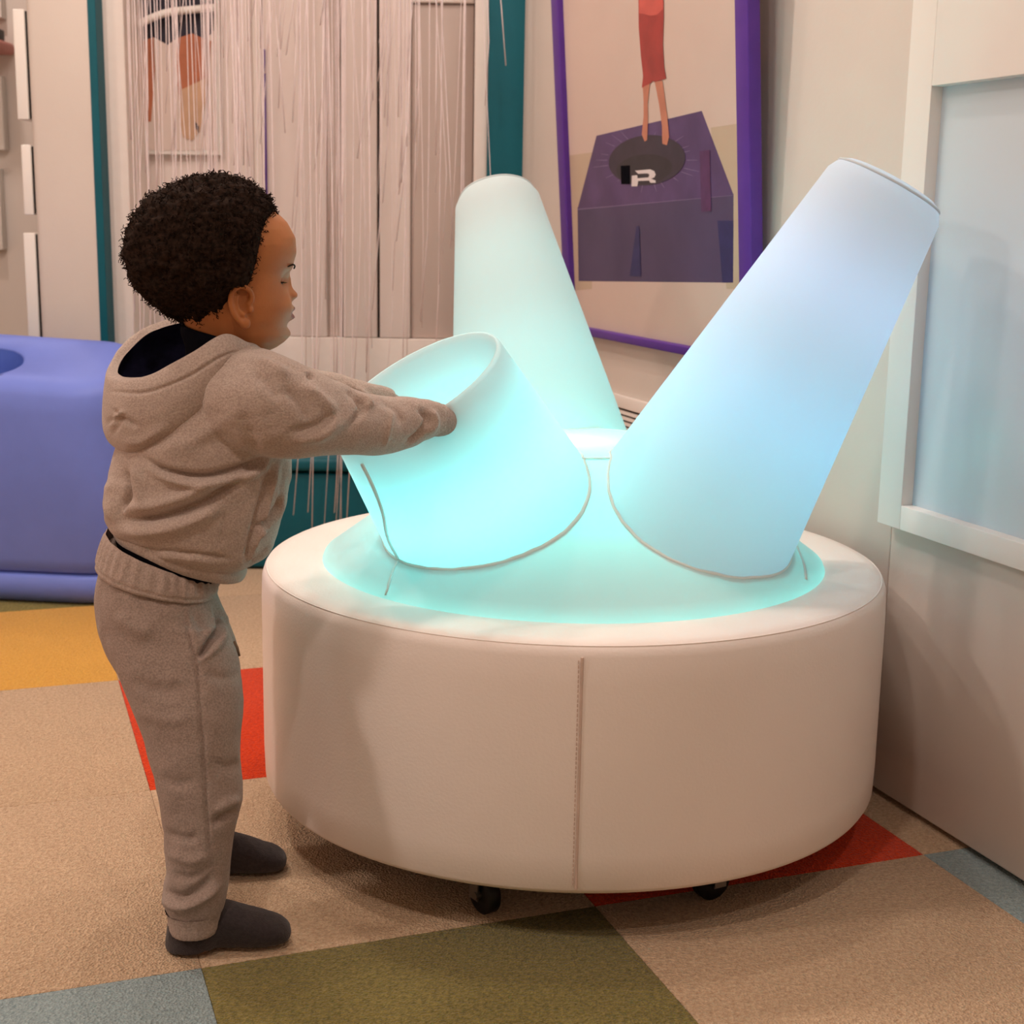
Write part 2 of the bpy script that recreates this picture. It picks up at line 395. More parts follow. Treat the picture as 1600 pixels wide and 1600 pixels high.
# ------------------------------------------------------------------ string curtain (nobody could count it)
V_, F_ = [], []
mbs = MB(); r_ = random.Random(3)
us = [r_.uniform(200, 400) for _ in range(80)] + [r_.uniform(400, 736) for _ in range(80)] + [r_.gauss(525, 6) for _ in range(8)] + [r_.gauss(640, 10) for _ in range(8)]
for u0 in us:
    Y0 = r_.uniform(3.925, 3.96); x0 = X(u0, 0, Y0)
    drift = r_.gauss(0, .015) if r_.random() < .75 else r_.gauss(.03, .06)
    zend = r_.choice([r_.uniform(.42, .6), r_.uniform(.6, 1.3), r_.uniform(.9, 1.5)]) if not (455 < u0 < 570 and r_.random() < .3) else r_.uniform(.10, .2)
    ph, amp = r_.uniform(0, 6), r_.uniform(0, .006)
    pts = [(x0 + drift*t + amp*math.sin(ph+4*t) - .03*max(0, t-.85)*r_.random()*6, Y0 + .004*math.sin(ph+3*t), 2.598 + (zend-2.598)*t) for t in np.linspace(0, 1, 9)]
    mbs.add(*tube(pts, r_.uniform(.0008, .0017), 5))
sc_o = obj('string_curtain', mbs.mesh('string_curtain', M['string'], True)); sc_o['kind'] = 'stuff'
tag(sc_o, 'white string curtain hanging in the niche behind the child', 'curtain')
rail = tag(box('curtain_rail', (xl+.02, 3.90, 2.60), (xr0, 3.98, 2.69), M['frame'], bevel=.005), 'white rail that carries the string curtain', 'rail')

# ------------------------------------------------------------------ mirror reflection of a figure, built as a flat picture (upper left of the niche)
YP = NB-.035
pr = empty('painted_reflection', at(265, 100, YP), 'painted mirror reflection with bare brown legs behind the string curtain', 'reflection')
M['p_dark'] = mat('reflected_dark', '2b2a38', .3, var=.1); M['p_leg'] = mat('reflected_leg', 'b36f52', .3, var=.12, vscale=14)  # tones of the figure reflected in the mirror
M['p_tan'] = mat('reflected_tan', 'c9a588', .3, var=.08, vscale=10); M['p_pale'] = mat('pale_image', 'd9c9c0', .3, var=.03, vscale=6)
def flat(name, polys, Y, parent, th=.0006):
    m_ = MB(); mats_ = []
    o0 = np.array(parent.location)
    for k, (m, pts) in enumerate(polys):
        y = Y - (k+1)*th
        V = [at(u, v, y)-o0 for u, v in pts]; m_.add(V, [tuple(range(len(V)))], len(mats_)); mats_.append(m)
    return obj(name, m_.mesh(name, mats_), parent, o0)
flat('print', [(M['p_pale'], [(214, -330), (338, -330), (338, 235), (214, 235)]),  # flat image of what the mirror reflects
    (M['p_dark'], [(217, -80), (334, -80), (334, 48), (322, 62), (300, 52), (292, 66), (276, 60), (262, 70), (240, 58), (217, 66)]),
    (M['p_leg'], [(218, 66), (240, 58), (242, 110), (236, 190), (226, 190), (220, 110)]),
    (M['p_leg'], [(276, 60), (300, 52), (322, 62), (330, 64), (326, 120), (318, 165), (312, 205), (305, 200), (304, 175), (282, 178), (276, 120)]),
    (M['p_tan'], [(283, 140), (326, 120), (318, 180), (312, 205), (300, 220), (286, 215), (280, 180)]),
    (M['p_dark'], [(305, 190), (311, 198), (310, 208), (306, 200)])], YP-.001, pr)
P0, P1 = at(212, 0, YP), at(340, 0, YP)
box('backing', (P0[0], YP, at(0, 237, YP)[2]), (P1[0], YP+.02, 2.3), M['frame'], pr, .002)
m_ = MB(); pl = [(205, 52), (225, 34), (260, 20), (300, 15), (336, 12)]
m_.add(*tube([at(u, v, YP-.03) for u, v in cat(pl, 16)], .011, 8)); obj('white_bar', m_.mesh('white_bar', M['frame'], True), pr, (0,0,0))

# ------------------------------------------------------------------ small frames on the partition's left face and on the far wall
for k, (u0, u1, v0, v1, lab) in enumerate([(32, 50, 14, 187, 'top'), (38, 53, 226, 336, 'middle'), (44, 62, 364, 531, 'bottom')]):
    A, B = at(u0, v0, NF-.04), at(u1, v1, NF-.04)
    lab = {'top': 'uppermost white edge-on frame on the left side of the white partition', 'middle': 'shorter middle white edge-on frame on the left side of the partition',
           'bottom': 'lowest white edge-on frame on the partition, just above the blue seat'}[lab]
    fr = empty('wall_frame', (xp0, NF+.1, B[2]), lab, 'picture frame', 'edge-on frames on the partition')
    xa = xp0 - (X(u1, (v0+v1)/2, NF-.04) - X(u0, (v0+v1)/2, NF-.04)) - .006
    box('frame', (xa, NF-.04, B[2]), (xp0-.006, NF+.26, A[2]), M['frame'], fr, .003)
    box('backing', (xp0-.006, NF-.032, B[2]+.004), (xp0, NF+.25, A[2]-.004), M['black'], fr)  # black strip put in for the shaded gap between frame and partition
YW = 5.48
M['p_yellow'] = mat('print_yellow', 'e3a83a', .5, var=.06); M['p_pink'] = mat('print_pink', 'c98a86', .5, var=.06)
for (u1, v0, v1, mm, lab) in [(12, 118, 235, 'p_yellow', 'white framed yellow print at the left edge, on the far wall'),
                              (9, 262, 390, 'p_pink', 'white framed pink print on the far wall, above the blue seat'),
                              (7, -90, 29, 'p_pale', 'white framed pale print at the top left corner of the view')]:
    A, B = at(u1-90, v0, YW), at(u1, v1, YW)
    fr = empty('picture_frame', ((A[0]+B[0])/2, YW, B[2]), lab, 'picture frame')
    bw = .022
    box('frame', (A[0], YW-.03, B[2]), (A[0]+bw, YW+.018, A[2]), M['frame'], fr, .002); box('frame', (B[0]-bw, YW-.03, B[2]), (B[0], YW+.018, A[2]), M['frame'], fr, .002)
    box('frame', (A[0]+bw, YW-.03, B[2]), (B[0]-bw, YW+.018, B[2]+bw), M['frame'], fr, .002); box('frame', (A[0]+bw, YW-.03, A[2]-bw), (B[0]-bw, YW+.018, A[2]), M['frame'], fr, .002)
    box('print', (A[0]+bw, YW-.01, B[2]+bw), (B[0]-bw, YW+.018, A[2]-bw), M[mm], fr)
A, B = at(-60, 66, YW), at(22, 86, YW)
sh = tag(box('wall_shelf', (A[0], 5.26, B[2]), (B[0], 5.499, A[2]), mat('pink_paint', 'c9857c', .5, var=.04), bevel=.015), 'small rounded pink shelf on the far wall at the left', 'shelf')
A, B = at(-20, 45, 5.4), at(2, 67, 5.4)
tag(box('small_black_box', (A[0], 5.34, sh.location[2]+sh.dimensions[2]/2+.0), (B[0], 5.44, A[2]), M['black'], bevel=.004), 'small black box standing on the pink shelf', 'box')

# ------------------------------------------------------------------ poster on the right wall, tilted forward at the top
TILT = .073
sL, zP = w_s(900, 514, .02); sR2, _ = w_s(1191, 560, .02)
zP -= .0
pn = WN*math.cos(TILT) - UP*math.sin(TILT); pu = UP*math.cos(TILT) + WN*math.sin(TILT)
po = wp(0, zP, .022)                        # bottom line of the print, on the wall
def onp(u, v, off=0): return onplane(u, v, po + pn*off, pn)
def pst(u, v, off=0):
    p = onp(u, v, off) - po; return float(p@WD), float(p@pu)
sl_in = np.mean([pst(882, 0)[0], pst(896, 420)[0]]); sl_out = np.mean([pst(871, 0)[0], pst(886, 420)[0]])
sr_in = np.mean([pst(1158, 0)[0], pst(1165, 390)[0]]); sr_out = np.mean([pst(1178, 0)[0], pst(1186, 390)[0]])
tb_in = np.mean([pst(925, 515)[1], pst(1060, 533)[1]]); tb_out = np.mean([pst(925, 528)[1], pst(1055, 545)[1]])
TT = 1.28
poster = empty('framed_poster', po + WD*(sl_out+sr_out)/2, 'purple framed poster of a jumping figure above a purple cushion, on the right wall', 'poster')
def pbox(nm, s0, s1, t0, t1, d0, d1, m, bev=.003):
    return obox(nm, po + WD*(s0+s1)/2 + pu*(t0+t1)/2 + pn*(d0+d1)/2, WD*(s1-s0)/2, pu*(t1-t0)/2, pn*(d1-d0)/2, m, poster, bev)
pbox('frame', sl_out, sl_in, tb_out, TT, -.012, .016, M['purple']); pbox('frame', sr_in, sr_out, tb_out, TT, -.012, .016, M['purple'])
pbox('frame', sl_in, sr_in, tb_out, tb_in, -.012, .016, M['purple']); pbox('frame', sl_in, sr_in, TT-.03, TT, -.012, .016, M['purple'])
M['ph_bg'] = mat('photo_wall', 'cdb9ae', .5, var=.03, vscale=3, coat=.25); M['ph_floor'] = mat('photo_floor', 'bca892', .5, var=.04, vscale=4, coat=.25)
M['ph_red'] = mat('photo_red', '9c3b36', .5, var=.15, vscale=14, coat=.25); M['ph_redtop'] = mat('photo_redtop', 'c65a50', .5, var=.08, vscale=20, coat=.25)
M['ph_skin'] = mat('photo_skin', 'bb7a62', .5, var=.1, vscale=20, coat=.25)
M['ph_top'] = mat('photo_cushion_top', '54406a', .5, var=.14, vscale=11, coat=.25); M['ph_side'] = mat('photo_cushion_side', '4b4060', .5, var=.1, vscale=6, coat=.25)
M['ph_hole'] = mat('photo_hole', '37303d', .5, var=.12, vscale=14, coat=.25); M['ph_hole2'] = mat('photo_hole_low', '2d2930', .5, var=.1, coat=.25)
M['ph_white'] = mat('photo_white', 'd8cfd0', .5, var=.02, coat=.25); M['ph_line'] = mat('photo_seam', '7a6a8c', .5, var=.05, coat=.25)
M['ph_navy'] = mat('photo_navy', '2a2a5c', .5, var=.1, coat=.25); M['ph_mag'] = mat('photo_magenta', '54305a', .5, var=.1, coat=.25)
def pc(x, y): return (820 + x*.35, y*.35)            # a crop's own pixels
def ell(cx, cy, rx, ry, n=36, rot=0): return [(cx+rx*math.cos(t)*math.cos(rot)-ry*math.sin(t)*math.sin(rot), cy+rx*math.cos(t)*math.sin(rot)+ry*math.sin(t)*math.cos(rot)) for t in np.linspace(0, 2*np.pi, n, endpoint=False)]
def seg(a, b, wd=1.6):
    a, b = np.array(a, float), np.array(b, float); d = b-a; n = np.array([-d[1], d[0]])/np.linalg.norm(d)*wd/2; return [tuple(a+n), tuple(b+n*.4), tuple(b-n*.4), tuple(a-n)]
top = [pc(*q) for q in [(320, 606), (790, 495), (932, 870), (600, 905), (235, 935)]]
polys = [(M['ph_bg'], None),
    (M['ph_floor'], [pc(190, 695), pc(300, 680), pc(300, 1290), pc(196, 1300)]), (M['ph_floor'], [pc(830, 570), pc(975, 548), pc(990, 1290), pc(900, 1290)]),
    (M['ph_side'], [pc(*q) for q in [(235, 925), (932, 865), (930, 1262), (240, 1255)]]),
    (M['ph_navy'], [pc(*q) for q in [(860, 985), (932, 985), (930, 1262), (882, 1262)]]),
    (M['ph_top'], top), (M['ph_line'], seg(pc(235, 935), pc(932, 872), 1.4)), ]
cx_, cy_ = pc(545, 715)
for a in np.linspace(0, 2*np.pi, 22, endpoint=False):
    a += .07*math.sin(a*7); e0 = (cx_+62*math.cos(a), cy_+37*math.sin(a)); L_ = 1.28+.12*math.sin(5*a)
    e1 = (cx_+62*L_*math.cos(a), cy_+37*L_*math.sin(a)); polys.append((M['ph_line'], seg(e0, e1, 1.3)))
polys += [(M['ph_hole'], ell(cx_, cy_, 60, 39, rot=-.12)), (M['ph_hole2'], ell(cx_-4, cy_+14, 44, 23, rot=-.1)),
    (M['ph_mag'], [pc(*q) for q in [(780, 675), (825, 670), (832, 942), (788, 945)]]),
    (M['shirt'], [pc(*q) for q in [(428, 740), (470, 738), (470, 822), (430, 822)]]),
    (M['ph_navy'], [pc(*q) for q in [(498, 1010), (510, 1010), (518, 1235), (468, 1232)]])]
# the white mark on the cushion
polys += [(M['ph_white'], [pc(*q) for q in [(492, 762), (560, 756), (578, 764), (584, 780), (578, 792), (564, 798), (584, 806), (584, 816), (560, 816), (556, 806), (506, 808), (502, 832), (476, 832), (478, 784), (502, 782), (503, 796), (552, 792), (556, 780), (548, 774), (506, 776)]])]
polys += [(M['ph_skin'], [pc(*q) for q in [(526, 380), (558, 370), (548, 470), (550, 520), (546, 625), (535, 632), (522, 600), (530, 520), (530, 450)]]),
    (M['ph_skin'], [pc(*q) for q in [(580, 365), (614, 360), (624, 430), (636, 520), (644, 610), (634, 648), (614, 642), (612, 560), (600, 470)]]),
    (M['ph_red'], [pc(*q) for q in [(506, -200), (618, -200), (620, 70), (616, 200), (622, 300), (631, 350), (582, 366), (570, 362), (560, 372), (522, 392), (528, 340), (518, 250), (508, 120)]]),
    (M['ph_redtop'], [pc(*q) for q in [(513, -200), (616, -200), (617, 40), (590, 66), (560, 70), (530, 62), (510, 60)]])]
m_ = MB(); mats_ = []; po_c = np.array(poster.location)
for k, (m, pts) in enumerate(polys):
    off = .001 + k*.00004
    if pts is None: V = [po+WD*s+pu*t+pn*off for s, t in [(sl_in, tb_in), (sr_in, tb_in), (sr_in, TT-.03), (sl_in, TT-.03)]]
    else: V = [onp(u, v, off) for u, v in pts]
    m_.add([q-po_c for q in V], [tuple(range(len(V)))], len(mats_)); mats_.append(m)
obj('photo_print', m_.mesh('photo_print', mats_), poster, po_c)

# ventilation grille low on the right wall, seen between the two tall cones
gs0, gz1 = w_s(960, 614, .004); gs1, _ = w_s(1000, 618, .004)
gr = empty('wall_grille', wp(gs0+.1, gz1-.3, 0), 'pale slatted vent grille low on the wall between the tall cones', 'vent')
g0, g1 = gs0-.25, gs0+.42
wallbox('grille_frame', g0, g1, gz1-.03, gz1, 0, .012, M['wall2'], gr, .002)
wallbox('grille_frame', g0, g1, gz1-.33, gz1-.30, 0, .012, M['wall2'], gr, .002)
wallbox('backing', g0, g1, gz1-.30, gz1-.03, .0005, .002, M['gap'], gr)
for k in range(20): wallbox('slat', g0, g1, gz1-.0435-k*.013, gz1-.036-k*.013, .002, .011, M['wall2'], gr)

# ------------------------------------------------------------------ blue soft seat at the left
q0 = atz(100, 949, 0)
seat = empty('soft_seat', (q0[0]-.35, q0[1]+.35, 0), 'blue padded soft seat with a hollow in its top, behind the child', 'seat')
ctop = at(100, 622, q0[1]); zc = ctop[2]
sw, sd = 1.1, .29                           # width, depth
x1 = q0[0]+.17; x0 = x1-sw
def rrect(x0, x1, y0, y1, r, z, n=8, m=12):
    P = []; K = [(x1-r, y1-r, 0), (x0+r, y1-r, 90), (x0+r, y0+r, 180), (x1-r, y0+r, 270)]
    pt = lambda k, a: (K[k % 4][0]+r*math.cos(math.radians(a)), K[k % 4][1]+r*math.sin(math.radians(a)))
    for k in range(4):
        a0 = K[k][2]; P += [pt(k, a) for a in np.linspace(a0, a0+90, n)]
        A_, B_ = np.array(pt(k, a0+90)), np.array(pt(k+1, a0+90))      # straight run to the next corner
        P += [tuple(A_+(B_-A_)*t) for t in np.linspace(0, 1, m+2)[1:-1]]
    return np.array([(*p, z) for p in P])
yaw = -.10
def turn(P):
    c = np.array([x1, q0[1], 0]); R = np.array([[math.cos(yaw), -math.sin(yaw), 0], [math.sin(yaw), math.cos(yaw), 0], [0, 0, 1]])
    return (np.array(P)-c) @ R.T + c
def seat_rings(L): return [turn(rrect(x0-g, x1+g, q0[1]-g, q0[1]+sd+g, r, z)) for g, r, z in L]
def slope(P, k=.115):
    P = np.array(P); t = np.clip((P[:, 1]-q0[1])/.29, 0, 1.3); P[:, 2] += k*t*(P[:, 2] > zc-.05); return P
zl = .085
rg = seat_rings([(-.05, .10, .0), (-.012, .13, .006), (.004, .14, .03), (.004, .14, .07), (-.012, .13, zl-.004)])
me = mesh('base_cushion', *loft(rg), M['blue']); obj('base_cushion', me, seat)
rg = seat_rings([(-.02, .12, zl-.004), (-.004, .13, zl+.004), (.0, .135, .12), (.010, .14, .25), (.008, .14, .38), (.0, .135, zc-.05), (-.004, .13, zc-.012), (-.012, .125, zc)])
top_r = seat_rings([(-.025, .115, zc+.010), (-.05, .09, zc+.014)])
hc = at(-22, 588, q0[1]+.16)
_ang = np.arctan2(top_r[-1][:, 1]-hc[1], (top_r[-1][:, 0]-hc[0])/1.25)
hole_t = lambda r, z: np.stack([hc[0]+r*1.25*np.cos(_ang), hc[1]+r*np.sin(_ang), np.full(len(_ang), z)], 1)
allr = [slope(r) for r in rg + top_r + [hole_t(.085, zc+.012), hole_t(.078, zc+.004)]]
V, Fc = loft(allr, True, False, False); obj('seat_body', fixnormals(mesh('seat_body', V, Fc, M['blue'])), seat)
allr = [slope(r) for r in [hole_t(.079, zc+.006), hole_t(.074, zc-.02), hole_t(.070, zc-.04)]] + [hole_t(.066, zc-.10)]
V, Fc = loft(allr, True, False, True); obj('hollow', mesh('hollow', V, Fc, M['bluedark']), seat, None)

# ------------------------------------------------------------------ round glowing play console
DX, DY, DR, DZ0, DZ1 = .1025, 2.358, .516, .083, .4486
con = empty('light_console', (DX, DY, 0), 'round white padded drum on castors with glowing blue cones', 'light table')
rd = .012
prof = [(DR-.06, DZ0), (DR-.012, DZ0), (DR-.004, DZ0+.003), (DR, DZ0+.010), (DR+.0015, DZ0+.06), (DR+.0015, DZ1-.06), (DR, DZ1-.022), (DR-.004, DZ1-.010), (DR-.012, DZ1-.003), (DR-.03, DZ1), (DR-.06, DZ1+.002), (.425, DZ1), (.40, DZ1-.004)]
V, Fc = loft(lathe(prof, 160), True, False, False)
drum = obj('drum', mesh('drum', V, Fc, M['vinyl']), con, (DX, DY, 0))
V, Fc = loft(lathe([(.40, DZ1-.004), (.2, DZ1-.006)], 96)); obj('drum_deck', mesh('drum_deck', V, Fc, M['vinyl']), con, (DX, DY, 0))
V, Fc = loft(lathe([(DR-.05, DZ0+.002), (.3, DZ0+.003)], 96)); obj('drum_bottom', mesh('drum_bottom', V, Fc, M['black']), con, (DX, DY, 0))
# vertical seam on the drum side + top edge welt
a_s = math.atan2(at(905, 1200, DY-DR)[1]-DY, at(905, 1200, DY-DR)[0]-DX)
def dpt(a, r, z): return np.array([r*math.cos(a), r*math.sin(a), z])
m_ = MB()
m_.add(*tube([dpt(a_s, DR+.0012, z) for z in np.linspace(DZ0+.012, DZ1-.02, 14)], .0022, 6))
for k in range(48):
    z = DZ0+.02+k*.0068; m_.add(*boxvf(dpt(a_s-.009, DR+.0018, z), (.0007, 0, 0), (0, .0007, 0), (0, 0, .0022)))
obj('side_seam', m_.mesh('side_seam', M['stitch']), drum, (DX, DY, 0))
A = np.linspace(0, 2*np.pi, 161)
obj('edge_welt', mesh('edge_welt', *tube([dpt(a, DR-.0075, DZ1-.0066) for a in A], .0011, 6, False), M['vinyl']), drum, (DX, DY, 0))
# light dome
dr0, dr1, dz1 = .415, .165, .640
profd = [(dr0+.004, DZ1-.004), (dr0, DZ1+.006)] + [(dr0+(dr1-dr0)*t + .012*math.sin(math.pi*t)*(1-t), DZ1+.006+(dz1-DZ1-.006)*t - .010*math.sin(math.pi*t)*(1-t)) for t in np.linspace(.08, 1, 14)] + [(dr1-.01, dz1+.003), (.08, dz1+.003)]
V, Fc = loft(lathe(profd, 120), True, False, True)
dome = obj('light_dome', fixnormals(mesh('light_dome', V, Fc, M['glow'])), con, (DX, DY, 0))
_dr = np.array([q[0] for q in profd[::-1]]); _dz = np.array([q[1] for q in profd[::-1]])
_t = np.linspace(0, 2*np.pi, 121)
obj('crown_piping', mesh('crown_piping', *tube([(dr1*math.cos(a), dr1*math.sin(a), dz1+.0005) for a in _t], .0022, 8, False), M['glowseam']), dome, (DX, DY, 0))
def dome_z(r): return float(np.interp(r, _dr, _dz))
AZ = {}
def cone_frame(p):
    az, th, rb, L, r0, r1, daz = p
    c = np.array([DX+rb*math.cos(az), DY+rb*math.sin(az), dome_z(rb)])
    a = np.array([math.cos(az+daz)*math.sin(th), math.sin(az+daz)*math.sin(th), math.cos(th)])
    u = np.array([-math.sin(az+daz), math.cos(az+daz), 0]); return c, a, u, np.cross(a, u), L, r0, r1
CONES = {'right': (-.585, .4871, .2440, .5490, .1620, .0911, .5507), 'back': (1.7473, .598, .275, .5970, .1707, .0819, .1157), 'cup': (3.9450, .5713, .2310, .1890, .1650, .145, -.2874)}
CA = np.linspace(0, 2*np.pi, 72, endpoint=False)
def cring(c, u, w_, r, wob=0, ph=0):
    rr = r*(1+wob*np.sin(3*CA+ph)+wob*.6*np.sin(7*CA+2*ph)); return c + rr[:, None]*(np.cos(CA)[:, None]*u + np.sin(CA)[:, None]*w_)
def base_seam(nm, k, parent):
    """Piping where a cone meets the dome: follow each generator of the cone down to the dome's surface."""
    c, a, u, w_, L, r0, r1 = cone_frame(CONES[k]); out = []
    for t in CA:
        d = math.cos(t)*u + math.sin(t)*w_; best = None
        for h in np.linspace(.25, -.25, 251):
            p = c + a*h + d*(r0 + (r1-r0)*h/L); r = math.hypot(p[0]-DX, p[1]-DY)
            if p[2] <= dome_z(r): best = p; break
        if best is None: best = p
        best = best.copy(); best[2] = max(best[2], DZ1)
        out.append(best)
    return np.array(out)
for k in ('back', 'right'):
    c, a, u, w_, L, r0, r1 = cone_frame(CONES[k]); rings = []
    S0 = base_seam('seam', k, None); E0 = cring(c+a*L*.955, u, w_, r0+(r1-r0)*.955, .004, 2)
    for t in np.linspace(0, 1, 22):
        rings.append(S0*(1-t)+E0*t); continue
        rings.append(cring(c+a*L*t, u, w_, r0+(r1-r0)*t, .004, t*2))
    for q, d in [(.97, .975), (.91, .99), (.80, .999), (.60, 1.004), (.3, 1.004)]:
        rings.append(cring(c+a*L*d, u, w_, r1*q, .006, 2.2))
    V, Fc = loft(rings, True, False, True)
    cn = obj('tall_cone', fixnormals(mesh('tall_cone', V, Fc, M['glow'])), con)
    cn['label'] = 'tall glowing cone leaning to the right' if k == 'right' else 'tall glowing pale green cone at the back'
    S = base_seam('seam', k, cn); S = np.vstack([S, S[:2]])
    obj('base_piping', mesh('base_piping', *tube(S, .0030, 8, False), M['glowseam']), cn)
    rim = cring(c+a*L*.985, u, w_, r1*.93, .006, 2.2); rim = np.vstack([rim, rim[:2]])
    obj('tip_piping', mesh('tip_piping', *tube(rim, .0022, 6, False), M['glow']), cn)
c, a, u, w_, L, r0, r1 = cone_frame(CONES['cup']); cupc, cupa, cupu, cupw, cup_c0 = c+a*L, a, u, w_, c
rings = []
S0 = base_seam('seam', 'cup', None); E0 = cring(c+a*L, u, w_, r1, .004, 2)
for t in np.linspace(0, 1, 20): rings.append(S0*(1-t)+E0*t)
rings += [cring(c+a*(L+.006), u, w_, r1*.985), cring(c+a*(L+.006), u, w_, r1*.955), cring(c+a*(L-.006), u, w_, r1*.935)]
for t in np.linspace(.9, .36, 9): rings.append(cring(c+a*L*t, u, w_, (r1*.93)*(.55+.45*((t-.36)/.54)**.7)))
V, Fc = loft(rings, True, False, True)
cup = obj('open_cup', fixnormals(mesh('open_cup', V, Fc, M['glow'])), con); cup['label'] = 'short open glowing cup that the child reaches into'
S = base_seam('seam', 'cup', cup); S = np.vstack([S, S[:2]])
obj('base_piping', mesh('base_piping', *tube(S, .0035, 8, False), M['glowseam']), cup)
def conept(cu, cv, k):
    """Point on cone k's near side seen at a pixel (for seams)."""
    c, a, u, w_, L, r0, r1 = cone_frame(CONES[k]); d = ray(cu, cv); d = d/np.linalg.norm(d)
    for t in np.linspace(1.6, 3.2, 3200):
        p = CAMP+d*t; h = (p-c)@a; rr = np.linalg.norm(p-c-a*h)
        if rr <= r0+(r1-r0)*h/L: return p-d*.001
    return p
SP = [conept(u_, v_, 'cup') for u_, v_ in cat([(566, 725), (583, 760), (598, 800), (606, 840), (622, 872)], 18)]
obj('side_zip', mesh('side_zip', *tube(SP, .0032, 8), M['glowseam']), cup)
SP = [np.array(atz(u_, v_, 0)) for u_, v_ in []]
# short seam on the dome below the cup
def domept(cu, cv):
    d = ray(cu, cv); d = d/np.linalg.norm(d)
    for t in np.linspace(1.6, 3.2, 3200):
        p = CAMP+d*t; r = math.hypot(p[0]-DX, p[1]-DY)
        tt = (dr0-r)/(dr0-dr1)
        if r < dr0 and p[2] <= dome_z(r): return p - d*.001
    return p
for pts in ([(622, 876), (613, 895), (603, 930)], [(1243, 850), (1255, 880), (1259, 905)]):
    SP = [domept(u_, v_) for u_, v_ in cat(pts, 8)]
    obj('dome_seam', mesh('dome_seam', *tube(SP, .0022, 6), M['glowseam']), dome)
# lamps inside the lit shells
def bulb(loc, power, color, r=.03):
    d = bpy.data.lights.new('console_lamp', 'POINT'); d.energy = power; d.color = color; d.shadow_soft_size = r
    o = bpy.data.objects.new('console_lamp', d); COL.objects.link(o); o.location = loc; return o
bulb((DX, DY, .580), 6.3, (.07, 1.0, .92), .04)
for k, h, pw, colr in [('right', .14, .62, (.07, .50, 1.0)), ('right', .36, .36, (.36, .56, 1.0)), ('back', .16, .36, (.06, .95, .95)), ('back', .40, .13, (.15, .95, .95)), ]:
    c, a, u, w_, L, r0, r1 = cone_frame(CONES[k]); bulb(c+a*h, pw, colr)
for t in np.linspace(0, 2*np.pi, 10, endpoint=False):     # ring of small lamps round the foot of the cup's lining
    bulb(cup_c0 + cupa*.026 + .102*(math.cos(t)*cupu + math.sin(t)*cupw), .185, (.13, .97, 1.0), .014)
# castors
def castor(p, ang):
    p = np.array(p, float); R = .030
    d = np.array([math.cos(ang), math.sin(ang), 0]); s_ = np.array([-d[1], d[0], 0])
    A_ = np.linspace(0, 2*np.pi, 28, endpoint=False)
    rr = []
    for off, r in [(-.010, R*.55), (-.011, R*.85), (-.008, R), (.008, R), (.011, R*.85), (.010, R*.55)]:
        rr.append(p + UP*R + s_*off + r*(np.cos(A_)[:, None]*d + np.sin(A_)[:, None]*UP))
    V, Fc = loft(rr); o = obj('castor', mesh('castor', V, Fc, M['black']), con)
    m_ = MB()
    for sg in (-1, 1): m_.add(*boxvf(p + UP*(R+.016) + s_*sg*.015 + d*.006, d*.011, s_*.0015, UP*.024))
    m_.add(*boxvf(p + UP*(DZ0-.008) + d*.008, d*.024, s_*.022, UP*.006)); m_.add(*tube([p+UP*R-s_*.019, p+UP*R+s_*.019], .006, 12))
    obj('castor_fork', m_.mesh('castor_fork', M['metal']), o)
cz = atz(757, 1427, 0); castor((cz[0], cz[1]+.005, 0), 2.2)
cz2 = atz(1112, 1412, 0); castor((cz2[0], cz2[1]+.02, 0), .5)
castor((DX+.30, DY+.26, 0), 1.0); castor((DX-.30, DY+.26, 0), 2.0)

exec_child = True
# ================================================================== CHILD
HEAD = .14                                   # body heading
YC = 1.95
kid = empty('person', (*atz(350, 1470, 0)[:2], 0), 'curly haired toddler in beige sweatsuit and dark socks reaching into the glowing cup', 'person')
def ring(pL, pR, Yc, wd, n=40, e=2.3, skew=HEAD):
    A_, B_ = at(*pL, Yc), at(*pR, Yc); c = (A_+B_)/2; hx = (B_-A_)/2; t = np.linspace(0, 2*np.pi, n, endpoint=False)
    ct, st = np.cos(t), np.sin(t); ct = np.sign(ct)*np.abs(ct)**(2/e); st = np.sign(st)*np.abs(st)**(2/e)
    dv = np.array([-skew, 1, 0])*wd
    return c + ct[:, None]*hx + st[:, None]*dv
def rings(L, n=40, m=None, e=2.3):
    P = np.array([[*l[0], *l[1], l[2], l[3]] for l in L], float); P = cat(P, m or 4*len(L))
    return [ring(p[:2], p[2:4], p[4], p[5], n, e) for p in P]
def limb(L, n=20, k=5, flat=None):
    """L: rows of u, v, depth, radius in pixels."""
    P = cat(np.array(L, float), k*len(L)); C = np.array([at(*p[:3]) for p in P]); R = np.array([p[3]*mpp(p[2]) for p in P])
    return C, R

